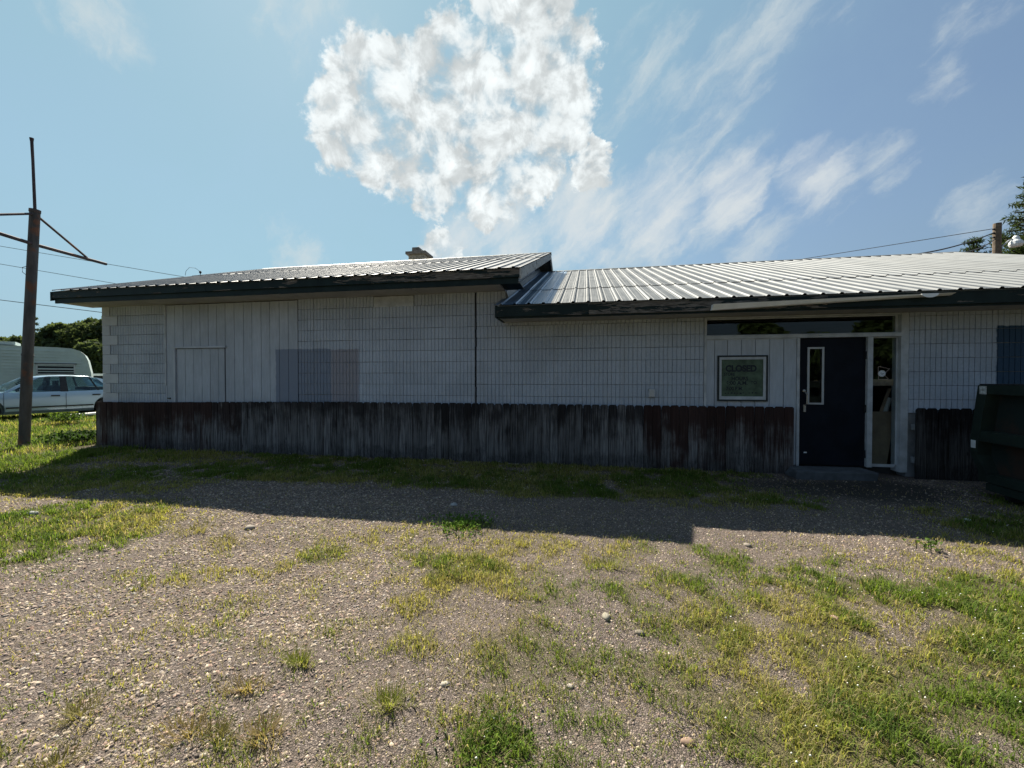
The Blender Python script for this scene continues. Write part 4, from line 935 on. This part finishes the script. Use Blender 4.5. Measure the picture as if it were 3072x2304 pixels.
for s in (-1, 1):
    m = MB()
    quadbar(m, (1.30, s * 0.80, 0.88), (1.42, s * 0.80, 0.88), (2.10, s * 0.615, 1.345), (1.98, s * 0.605, 1.335), 0.05)
    m.build('front_pillar', M_car, CAR)
    m = MB(); quadbar(m, (2.52, s * 0.822, 0.88), (2.70, s * 0.822, 0.88), (2.70, s * 0.637, 1.38), (2.56, s * 0.637, 1.38), 0.05)
    m.build('door_pillar', M_blk, CAR)
    m = MB(); quadbar(m, (3.80, s * 0.815, 0.905), (4.32, s * 0.78, 0.915), (3.62, s * 0.60, 1.30), (3.44, s * 0.62, 1.345), 0.05)
    m.build('rear_pillar', M_car, CAR)
    m = MB(); quadbar(m, (1.42, s * 0.81, 0.885), (2.52, s * 0.815, 0.885), (2.56, s * 0.632, 1.365), (2.08, s * 0.622, 1.335), 0.006); m.build('front_window', M_carglass, CAR)
    m = MB(); quadbar(m, (2.70, s * 0.815, 0.885), (3.42, s * 0.812, 0.90), (3.24, s * 0.628, 1.36), (2.70, s * 0.632, 1.37), 0.006); m.build('rear_window', M_carglass, CAR)
    m = MB(); quadbar(m, (3.42, s * 0.812, 0.90), (3.47, s * 0.812, 0.90), (3.29, s * 0.628, 1.36), (3.24, s * 0.628, 1.36), 0.012); m.build('window_bar', M_blk, CAR)
    m = MB(); quadbar(m, (3.47, s * 0.812, 0.90), (3.80, s * 0.806, 0.905), (3.44, s * 0.622, 1.34), (3.29, s * 0.626, 1.355), 0.006); m.build('quarter_window', M_carglass, CAR)
    m = MB(); m.box(0.55, 0.56, 0, 0, 0, 0) if False else None
    m.box(1.30, 1.34, s * 0.83 - 0.02, s * 0.83 + 0.02, 0.9, 0.9 + 0.01)
    m.hexa([(1.62, s * 0.86, 0.86), (1.78, s * 0.86, 0.86), (1.78, s * 1.0, 0.88), (1.64, s * 1.0, 0.88), (1.62, s * 0.86, 0.98), (1.78, s * 0.86, 0.98), (1.78, s * 0.99, 1.0), (1.64, s * 0.99, 1.0)])
    m.build('wing_mirror', M_car, CAR)
    for hx in (2.38, 3.36): MB().box(hx - 0.10, hx + 0.10, s * 0.90 - 0.012, s * 0.90 + 0.012, 0.735, 0.775).build('door_handle', M_blk, CAR)
    m = MB()
    for dx in (1.30, 2.62): m.box(dx - 0.004, dx + 0.004, s * 0.903 - 0.006, s * 0.903 + 0.003, 0.32, 0.84)
    m.build('door_seam', M_blk, CAR)
    MB().box(1.34, 3.28, s * 0.905 - 0.008, s * 0.905 + 0.008, 0.385, 0.43).build('side_moulding', M_blk, CAR)
    for wx in (0.95, 3.67):
        yo = s * 0.76
        w_ = MB().lathe([(0.20, -0.095), (0.29, -0.10), (0.315, -0.07), (0.32, 0.0), (0.315, 0.07), (0.29, 0.10), (0.20, 0.095)], (wx, yo, 0.32), 'y', 28).build('wheel', M_tyre, CAR, smooth=True)
        MB().lathe([(0.19, s * 0.085), (0.18, s * 0.102), (0.07, s * 0.09), (0.05, s * 0.108), (0.01, s * 0.11)], (wx, yo, 0.32), 'y', 20).build('hub_cap', M_chrome, w_)
    MB().box(0.02, 0.20, s * 0.52 - 0.15, s * 0.52 + 0.15, 0.55, 0.66).build('headlight', M_white, CAR)
    MB().box(4.74, 4.86, s * 0.50 - 0.18, s * 0.50 + 0.18, 0.62, 0.78).build('tail_light', simple('tail_red', (0.3, 0.02, 0.02), 0.3), CAR)
MB().hexa([(1.30, -0.78, 0.90), (1.30, 0.78, 0.90), (1.995, 0.60, 1.335), (1.995, -0.60, 1.335), (1.315, -0.78, 0.895), (1.315, 0.78, 0.895), (2.01, 0.60, 1.33), (2.01, -0.60, 1.33)]).build('windscreen', M_carglass, CAR)
MB().hexa([(4.30, -0.76, 0.92), (4.30, 0.76, 0.92), (3.60, 0.58, 1.30), (3.60, -0.58, 1.30), (4.285, -0.76, 0.915), (4.285, 0.76, 0.915), (3.585, 0.58, 1.295), (3.585, -0.58, 1.295)]).build('rear_screen', M_carglass, CAR)
for s in (-0.36, 0.36):
    MB().hexa([(2.15, s - 0.24, 0.5), (2.6, s - 0.24, 0.5), (2.6, s + 0.24, 0.5), (2.15, s + 0.24, 0.5), (2.45, s - 0.22, 1.08), (2.60, s - 0.22, 1.08), (2.60, s + 0.22, 1.08), (2.45, s + 0.22, 1.08)]).box(2.50, 2.58, s - 0.12, s + 0.12, 1.08, 1.24).build('seat', M_seat, CAR)
MB().box(3.3, 3.7, -0.6, 0.6, 0.5, 1.02).build('seat', M_seat, CAR)
MB().lathe([(0.17, -0.01), (0.19, 0.0), (0.17, 0.01)], (1.85, -0.36, 0.95), 'y', 14).build('steering_wheel', M_blk, CAR)

# ------------------------------------------------------------------ camper trailer behind the car
M_tr = simple('mint_white_camper_enamel', (0.40, 0.47, 0.46), 0.5, var=0.08, scale=2)
TRL = empty('camper_trailer', (-23.35, 8.2, 0.26), R_(55)); tag(TRL, 'long pale mint camper trailer parked behind the sedan', 'trailer')
prf = [(-6.6, 0.55), (-0.10, 0.55), (-0.02, 0.9), (-0.04, 1.5), (-0.14, 2.10), (-0.24, 2.36), (-0.40, 2.54), (-0.66, 2.64), (-1.1, 2.67), (-6.2, 2.70), (-6.6, 2.3)]
MB().prism(prf, 'y', 0.0, 2.2).build('shell', M_tr, TRL)
def clip_right(z): return -0.03 - 0.15 * max(0, (z - 1.0)) if z < 2.0 else -0.20 - (z - 2.0) * 0.85
for j in range(15):
    z0 = 0.60 + j * 0.133
    xr = min(clip_right(z0), clip_right(z0 + 0.12)) - 0.02
    MB().hexa([(-6.5, -0.030, z0), (xr, -0.030, z0), (xr, 0, z0), (-6.5, 0, z0), (-6.5, -0.004, z0 + 0.125), (xr, -0.004, z0 + 0.125), (xr, 0, z0 + 0.125), (-6.5, 0, z0 + 0.125)]).build('siding_strip', M_tr, TRL)
def twin(x0, x1, z0, z1, light):
    f_ = MB()
    for a in ((x0, x1, z0, z0 + 0.05), (x0, x1, z1 - 0.05, z1), (x0, x0 + 0.05, z0, z1), (x1 - 0.05, x1, z0, z1), (x0, x1, (z0 + z1) / 2 - 0.012, (z0 + z1) / 2 + 0.012)): f_.box(a[0], a[1], -0.05, -0.01, a[2], a[3])
    w_ = f_.build('window', M_alu, TRL); box('pane', M_tr if light else M_dark, w_, x0 + 0.05, x1 - 0.05, -0.022, -0.014, z0 + 0.05, z1 - 0.05)
    box('awning_rail', M_blk, w_, x0 - 0.05, x1 + 0.05, -0.07, -0.013, z1 + 0.005, z1 + 0.035)
twin(-1.75, -0.55, 1.40, 1.90, False); twin(-4.2, -2.95, 1.25, 1.92, True)
rk = MB().box(-5.0, -2.35, 0.2, 1.6, 2.72, 2.86); rk = rk.build('roof_unit', M_tr, TRL)
for i in range(8): box('vent_slat', M_dark, rk, -3.45 + i * 0.075, -3.41 + i * 0.075, 0.18, 0.20, 2.72, 2.88)
for x0 in (-3.0, -3.75): MB().lathe([(0.3, -0.1), (0.33, 0.0), (0.3, 0.1)], (x0, 0.12, 0.30), 'y', 20).build('wheel', M_tyre, TRL)
MB().box(-0.02, 0.35, 0.1, 2.1, 0.35, 0.5).build('bumper', M_blk, TRL)
# white topped utility trailer beyond it
UT = empty('utility_trailer', (-26.0, 10.8, 0.28), R_(30)); tag(UT, 'dark utility trailer with white top rail behind the car', 'trailer')
MB().box(-1.0, 2.2, 0, 1.2, 0.5, 1.36).build('side', M_dark, UT); MB().box(-1.02, 2.22, -0.03, 1.23, 1.36, 1.48).build('rail', M_white, UT)
for x0 in (0.2, 1.2): MB().lathe([(0.28, -0.1), (0.3, 0.0), (0.28, 0.1)], (x0, -0.05, 0.28), 'y', 16).build('wheel', M_tyre, UT)
sl_ = MB().hexa([(-17.15, 3.4, 0.24), (-16.75, 3.25, 0.24), (-16.45, 5.0, 0.26), (-16.9, 5.1, 0.26), (-17.15, 3.4, 0.30), (-16.75, 3.25, 0.30), (-16.45, 5.0, 0.33), (-16.9, 5.1, 0.33)]).build('fallen_sheet', M_slab)
tag(sl_, 'pale flat sheet lying on the grass beside the car', 'sheet')

# ------------------------------------------------------------------ vegetation
def leaf_mass(name, centres, radii, n, size, tint, parent, mat, flat=0.8, asp=0.55):
    c = np.array(centres); rr = np.array(radii); wgt = rr ** 2; k = rng.choice(len(c), n, p=wgt / wgt.sum())
    d = rng.normal(size=(n, 3)); d /= np.linalg.norm(d, axis=1)[:, None]
    d *= (0.45 + 0.62 * rng.random(n) ** 0.6)[:, None]; d[:, 2] *= flat
    P = c[k] + d * rr[k][:, None]
    a = rng.normal(size=(n, 3)); a /= np.linalg.norm(a, axis=1)[:, None]
    b = np.cross(a, rng.normal(size=(n, 3))); b /= np.linalg.norm(b, axis=1)[:, None]
    s = (size * (0.6 + 0.8 * rng.random(n)))[:, None]
    V = np.stack([P - a * s, P + b * s * asp, P + a * s, P - b * s * asp], 1).reshape(-1, 3)
    me = np_mesh(name, V, np.arange(n * 4).reshape(-1, 4), 4)
    cl = (0.75 + 0.5 * rng.random(len(c)))[k] * (0.7 + 0.6 * rng.random(n))
    set_col(me, 'tint', np.repeat(np.array(tint)[None] * cl[:, None], 4, 0))
    return link(name, me, mat, parent)
M_leaf = attr_mat('leaf', 0.8, 0.38, 0.08); M_bark = simple('bark', (0.07, 0.055, 0.045), 0.95, var=0.3, bump=0.4)
def tree(loc, H, Wd, label, group=None, n=6000, leaf=0.22, tint=(0.045, 0.075, 0.022), name='leafy_tree'):
    T = empty(name, loc); tag(T, label, 'tree', group)
    tr = MB().tube([(0, 0, -0.3), (0.05 * H / 8, 0, H * 0.3), (0, 0.1, H * 0.6), (0.1, 0.1, H * 0.85)], [0.035 * H, 0.028 * H, 0.016 * H, 0.006 * H], 10)
    cs, rs = [], []
    for i in range(15):
        a = random.uniform(0, 6.283); t_ = random.random(); zz = H * (0.32 + 0.58 * t_); rad = Wd * (0.75 - 0.55 * abs(t_ - 0.35)) * random.uniform(0.3, 1.0)
        p = (math.cos(a) * rad, math.sin(a) * rad, zz); cs.append(p); rs.append(Wd * random.uniform(0.22, 0.42))
        tr.tube([(0.03, 0.03, zz * 0.62), (p[0] * 0.55, p[1] * 0.55, zz * 0.86), p], [0.011 * H, 0.007 * H, 0.003 * H], 6)
    cs.append((0, 0, H * 0.88)); rs.append(Wd * 0.3)
    tr.build('trunk', M_bark, T)
    leaf_mass('crown', cs, rs, n, leaf, tint, T, M_leaf)
    return T
def conifer(loc, H, Wd, label, n=5000, leaf=0.2, tint=(0.03, 0.055, 0.022), group=None, whorl=11):
    T = empty('pine_tree', loc); tag(T, label, 'tree', group)
    tr = MB().tube([(0, 0, -0.3), (0, 0, H * 0.5), (0.02, 0.02, H * 0.98)], [0.022 * H, 0.016 * H, 0.004 * H], 10); cs, rs = [], []
    for i in range(whorl):
        t_ = 0.22 + 0.76 * i / (whorl - 1); zz = H * t_; L = Wd * (1.02 - t_) * random.uniform(0.8, 1.15) + 0.12
        for j in range(6):
            a = j * 1.047 + i * 0.5 + random.uniform(-.2, .2); e = (math.cos(a) * L, math.sin(a) * L, zz + L * random.uniform(0.0, 0.35))
            tr.tube([(0, 0, zz), e], [0.006 * H, 0.002 * H], 5)
            for q in (0.45, 0.75, 1.0): cs.append(tuple(np.array((0, 0, zz)) * (1 - q) + np.array(e) * q)); rs.append(max(0.16, L * 0.27))
    cs.append((0, 0, H)); rs.append(0.15)
    tr.build('trunk', M_bark, T); leaf_mass('crown', cs, rs, n, leaf, tint, T, M_leaf, 0.7, 0.16)
    return T
TL = [((-56.5, 30.0, 0.3), 8.2, 4.2, 'tall dark leafy tree right behind the building corner'), ((-59.5, 29.5, 0.3), 7.6, 3.6, 'dark leafy tree just left of the tallest far tree'),
      ((-63.0, 31.0, 0.3), 6.9, 3.2, 'rounded far tree above the camper roof'), ((-66.0, 29.0, 0.3), 6.3, 2.6, 'low far tree behind the rusty sign pole'), ((-70.0, 30.0, 0.3), 6.0, 3.0, 'far tree at the left edge behind the camper'),
      ((-52.5, 31.0, 0.3), 8.6, 4.4, 'far tree mostly hidden by the building corner'), ((-45.0, 22.0, 0.3), 4.4, 2.2, 'lower bushy tree between the camper and the building')]
for loc, H, Wd, lab in TL: tree(loc, H, Wd, lab, 'trees beyond the yard', 5200, 0.26, (0.075, 0.10, 0.052))  # leaf tint lightened and greyed to paint in distance haze
conifer((-71.5, 33.5, 0.3), 9.2, 1.9, 'small pointed conifer at the far left skyline', 2600, 0.28, (0.045, 0.065, 0.035))
conifer((21.0, 16.2, 0.0), 11.3, 3.4, 'dark pine behind the lower roof at the right edge', 42000, 0.13, (0.040, 0.060, 0.022), None, 22)
conifer((19.2, 17.0, 0.0), 8.5, 2.6, 'smaller pine behind the utility pole', 22000, 0.12, (0.038, 0.058, 0.022), None, 20)
# trees across the road, mirrored in the door glass
tree((15.5, -32.0, 0.0), 6.6, 3.0, 'low tree across the road mirrored in the transom glass', 'trees across the road', 6000, 0.28, (0.06, 0.09, 0.03))
tree((22.0, -25.5, 0.0), 5.6, 4.0, 'broad tree across the road mirrored in the sidelight', 'trees across the road', 7000, 0.28, (0.06, 0.09, 0.03))
tree((18.0, -29.0, 0.0), 5.0, 3.4, 'bushy tree across the road mirrored in the door window', 'trees across the road', 6000, 0.28, (0.06, 0.09, 0.03))
# far tree line so that the skyline is closed
def far_wood():
    cs, rs = [], []
    for i in range(150):
        a = random.uniform(0, 6.283); R0 = random.uniform(170, 230)
        if -0.9 < ((a - math.pi / 2 + math.pi) % (2 * math.pi) - math.pi) < 0.7: continue
        cs.append((math.cos(a) * R0, math.sin(a) * R0, 3.0)); rs.append(random.uniform(5, 8))
    o = leaf_mass('far_wood', cs, rs, 16000, 1.2, (0.04, 0.065, 0.028), None, M_leaf, 0.7); tag(o, 'distant low belt of dark woodland', 'woodland', kind='stuff')
far_wood()

# weeds growing at the building corner
def weed(loc, n, sp, hh, label, tint, name='weed_clump', width=0.05):
    P = empty(name, loc); tag(P, label, 'plant')
    k = n; V = []; Fc = []; cols = []
    for i in range(k):
        a = random.uniform(0, 6.283); r0 = sp * (random.random() ** 0.9) * (1.0 + 0.35 * math.sin(3 * a + n)); bx, by = math.cos(a) * r0, math.sin(a) * r0
        h_ = hh * random.uniform(0.35, 1.0); l = random.uniform(0.4, 1.0) * hh * 0.55; b_ = random.uniform(0, 6.283); dx, dy = math.cos(b_), math.sin(b_); w_ = width * random.uniform(0.5, 1.1)
        b0 = len(V); zc = h_
        V += [(bx, by, zc * 0.55), (bx + dx * l * .5 - dy * w_, by + dy * l * .5 + dx * w_, zc), (bx + dx * l, by + dy * l, zc * 0.85), (bx + dx * l * .5 + dy * w_, by + dy * l * .5 - dx * w_, zc)]
        Fc.append((b0, b0 + 1, b0 + 2, b0 + 3)); f_ = random.uniform(0.6, 1.35); cols += [tuple(x_ * f_ for x_ in tint)] * 4
    me = bpy.data.meshes.new('leaves'); me.from_pydata(V, [], Fc); me.update(); set_col(me, 'tint', np.array(cols)); tag(link('leaves', me, M_leaf, P), kind='stuff')
    st = MB()
    for i in range(max(6, n // 14)):
        a = random.uniform(0, 6.283); r0 = sp * math.sqrt(random.random()); x_, y_ = math.cos(a) * r0, math.sin(a) * r0
        st.tube([(x_, y_, -0.02), (x_ * 1.05, y_ * 1.05, hh * random.uniform(.5, .9))], 0.004, 4)
    st.build('stems', simple('green_stem', (0.06, 0.09, 0.03), 0.8), P)['kind'] = 'stuff'
G0 = lambda x, y: (x, y, float(gz(x, y)))
weed(G0(-11.15, -0.05), 420, 0.50, 0.30, 'dark leafy weeds crowding the left fence end', (0.035, 0.07, 0.016), width=0.03)
weed(G0(-11.9, 0.25), 420, 0.65, 0.20, 'bright leafy weeds between the sign pole and fence', (0.06, 0.105, 0.018), width=0.025)
weed(G0(-15.2, 2.2), 260, 0.45, 0.34, 'taller light green weed in front of the rear car door', (0.07, 0.12, 0.02), width=0.03)
weed(G0(2.95, -3.02), 26, 0.12, 0.09, 'single leafy weed at the shadow edge on the right', (0.08, 0.13, 0.03), width=0.02)
weed(G0(-1.24, -3.22), 420, 0.36, 0.07, 'green clover patch at the edge of the building shadow', (0.10, 0.18, 0.03), 'clover_patch', 0.012)
weed(G0(-0.37, -5.53), 300, 0.23, 0.038, 'bright green clover patch at the bottom of the yard', (0.12, 0.19, 0.03), 'clover_patch', 0.008)
# dry tufts standing in the gravel
def tuft(loc, sp, hh, col, label, n=210):
    P = empty('grass_tuft', loc); tag(P, label, 'grass tuft')
    V = []; Fc = []; cols = []
    for i in range(n):
        a = random.uniform(0, 6.283); r0 = sp * 1.25 * random.random() ** 0.75 * (1 + 0.4 * math.sin(2 * a + loc[0] * 7) + 0.25 * math.sin(5 * a + loc[1] * 9)); x_, y_ = math.cos(a) * r0, math.sin(a) * r0 * 0.75
        h_ = hh * random.uniform(0.25, 0.85); b_ = a + random.uniform(-.8, .8); le = h_ * random.uniform(0.3, 1.5); w_ = 0.0020; b0 = len(V)
        V += [(x_ - math.sin(b_) * w_, y_ + math.cos(b_) * w_, 0), (x_ + math.sin(b_) * w_, y_ - math.cos(b_) * w_, 0), (x_ + math.cos(b_) * le, y_ + math.sin(b_) * le, h_)]
        Fc.append((b0, b0 + 1, b0 + 2)); f_ = random.uniform(0.6, 1.3); cols += [tuple(q * f_ for q in col)] * 3
    me = bpy.data.meshes.new('blades'); me.from_pydata(V, [], Fc); me.update(); set_col(me, 'tint', np.array(cols)); tag(link('blades', me, M_grass, P), kind='stuff')
DRY = (0.30, 0.235, 0.11); OLV = (0.22, 0.20, 0.08); LIM = (0.23, 0.25, 0.06)
for (x_, y_), sp, hh, c, lab in [((-1.61, -5.45), 0.065, 0.06, DRY, 'small round brown dry grass tuft alone in the gravel'), ((-2.2, -5.72), 0.075, 0.07, OLV, 'olive dry tuft at the lower left'), ((-1.64, -5.70), 0.085, 0.07, DRY, 'long straw coloured tuft left of the paired tufts'),
        ((-1.50, -5.70), 0.055, 0.055, OLV, 'middle tuft of the row near the bottom edge'), ((-1.33, -5.65), 0.075, 0.075, DRY, 'rightmost straw tuft of the row near the bottom'), ((-2.0, -5.92), 0.07, 0.06, OLV, 'olive tuft at the bottom left edge'),
        ((-1.47, -5.26), 0.05, 0.08, LIM, 'upright lime green tuft above the brown round one'), ((0.19, -3.87), 0.12, 0.10, LIM, 'lime tuft standing alone right of the centre patch'), ((-3.78, -3.79), 0.15, 0.13, OLV, 'dark olive tuft near the shadow edge on the left'), ((-3.24, -3.98), 0.11, 0.10, OLV, 'fainter olive tuft right of the dark one'),
        ((-0.88, -5.42), 0.07, 0.09, LIM, 'yellow green tuft left of the bottom clover')]:
    tuft(G0(x_, y_), sp, hh, c, lab)
# single larger stones
def stone(loc, s, col, label):
    bm = bmesh.new(); bmesh.ops.create_icosphere(bm, subdivisions=2, radius=1.0)
    for v in bm.verts:
        v.co *= 0.62 + 0.75 * float(fbm(np.array(v.co.x * 1.6 + loc[0] * 9 + v.co.z), np.array(v.co.y * 1.6 + loc[1] * 9), 7, 3)) + random.uniform(-.05, .05); v.co.x *= s; v.co.y *= s * 0.75; v.co.z *= s * 0.5
    me = bpy.data.meshes.new('stone'); bm.to_mesh(me); bm.free(); me.shade_smooth()
    o = link('stone', me, simple('stone_%d' % len(MATS), col, 0.9, var=0.2, scale=25), None, loc=(loc[0], loc[1], float(gz(*loc)) + s * 0.12), rot=(0, 0, random.uniform(0, 6)))
    tag(o, label, 'stone')
for (p, s, c, lab) in [((-0.67, -5.26), 0.022, (0.36, 0.33, 0.28), 'white rounded stone above the bottom grass'), ((0.13, -4.57), 0.036, (0.26, 0.24, 0.19), 'pale angular stone right of the centre'), ((0.32, -4.67), 0.03, (0.20, 0.175, 0.135), 'tan stone just right of the pale angular one'),
        ((-3.3, -3.66), 0.055, (0.23, 0.205, 0.175), 'flat beige rock below the shadow edge'), ((-6.0, -3.74), 0.06, (0.34, 0.34, 0.34), 'whitish rock in the left grass'), ((-0.07, -5.15), 0.02, (0.32, 0.28, 0.24), 'small cream pebble near the bottom centre'),
        ((1.54, -4.29), 0.03, (0.40, 0.27, 0.22), 'pinkish stone lying in the right grass'), ((0.42, -5.36), 0.028, (0.24, 0.165, 0.12), 'brown stone at the bottom right of centre'), ((1.45, -3.16), 0.04, (0.21, 0.18, 0.15), 'flat tan stone by the shadow edge'),
        ((2.13, -3.28), 0.035, (0.21, 0.18, 0.15), 'tan stone right along the shadow edge'), ((3.95, -2.12), 0.045, (0.5, 0.5, 0.47), 'white stone in the shade before the dumpster'), ((-1.54, -2.56), 0.05, (0.3, 0.3, 0.3), 'grey stone in the shaded gravel')]:
    stone(p, s, c, lab)

# ------------------------------------------------------------------ poles, lamp, wires
UP = empty('utility_pole', (15.16, 11.0, 0)); tag(UP, 'wooden utility pole rising behind the lower roof', 'pole')
MB().tube([(0, 0, -0.3), (0, 0, 7.3)], [0.13, 0.115], 12).build('post', simple('pole_wood', (0.13, 0.10, 0.075), 0.95, var=0.3, scale=12, bump=0.4), UP)
lm = MB().tube([(0.05, -0.05, 6.35), (0.30, -0.08, 6.62), (0.46, -0.1, 6.68)], 0.025, 8).build('lamp_arm', M_alu, UP)
MB().lathe([(0.05, 0.16), (0.09, 0.10), (0.10, 0.02), (0.17, -0.06), (0.19, -0.16), (0.15, -0.24)], (0.50, -0.1, 6.62), 'z', 16).build('lamp_head', M_white, lm)
for z in (7.05, 6.9, 6.75): MB().lathe([(0.03, 0), (0.045, 0.02), (0.03, 0.05)], (-0.15, -0.05, z), 'z', 10).tube([(-0.15, -0.05, z), (0, 0, z)], 0.012, 6).build('insulator', M_dark, UP)
M_wire = simple('black_cable', (0.03, 0.03, 0.032), 0.6)
M_wire2 = simple('grey_cable', (0.16, 0.17, 0.18), 0.5)
def wire(a, b, sag, r, label, mat=M_wire, n=18):
    a, b = Vector(a), Vector(b); pts = []
    for i in range(n + 1):
        t_ = i / n; p = a.lerp(b, t_); p.z -= sag * 4 * t_ * (1 - t_); pts.append(p)
    tag(MB().tube(pts, r, 5).build('overhead_wire', mat), label, 'wire')
wire((15.02, 10.95, 7.10), (-60, 62, 11.5), 0.8, 0.014, 'thin straight wire crossing above the lower roof to the left', M_wire2)
wire((15.02, 10.95, 6.95), (7.5, 5.6, 4.82), 0.22, 0.022, 'thick twisted service cable sagging to the roof ridge')
wire((15.05, 10.95, 6.7), (9.6, 5.5, 4.82), 0.12, 0.018, 'short cable from the utility pole down to the roof peak')
wire((-50.41 - 16, 16.6, 15.8), (-20.0, 24.9, 7.9), 0.0, 0.022, 'uppermost thin wire behind the sign pole', M_wire2)
wire((-66, 16.6, 14.2), (-22.0, 24.5, 6.6), 0.0, 0.022, 'second thin wire behind the sign pole', M_wire2)
wire((-66, 16.5, 10.3), (-25.0, 24.0, 5.2), 0.0, 0.03, 'lowest thick wire passing behind the building corner', M_wire2)
AN = empty('roof_antenna', (-10.80, 2.55, 4.40)); tag(AN, 'tiny knob with looping wire on the upper roof edge', 'antenna')
MB().tube([(0, 0, 0), (0, 0, 0.10)], 0.008, 6).lathe([(0.01, 0.08), (0.03, 0.11), (0.03, 0.14), (0.01, 0.16)], (0, 0, 0), 'z', 10).build('knob', M_dark, AN)
MB().tube([(0, 0, 0.14), (0, -0.15, 0.20), (0, -0.32, 0.17), (0, -0.42, 0.04), (0, -0.44, -0.08)], 0.005, 5).build('loop', M_dark, AN)
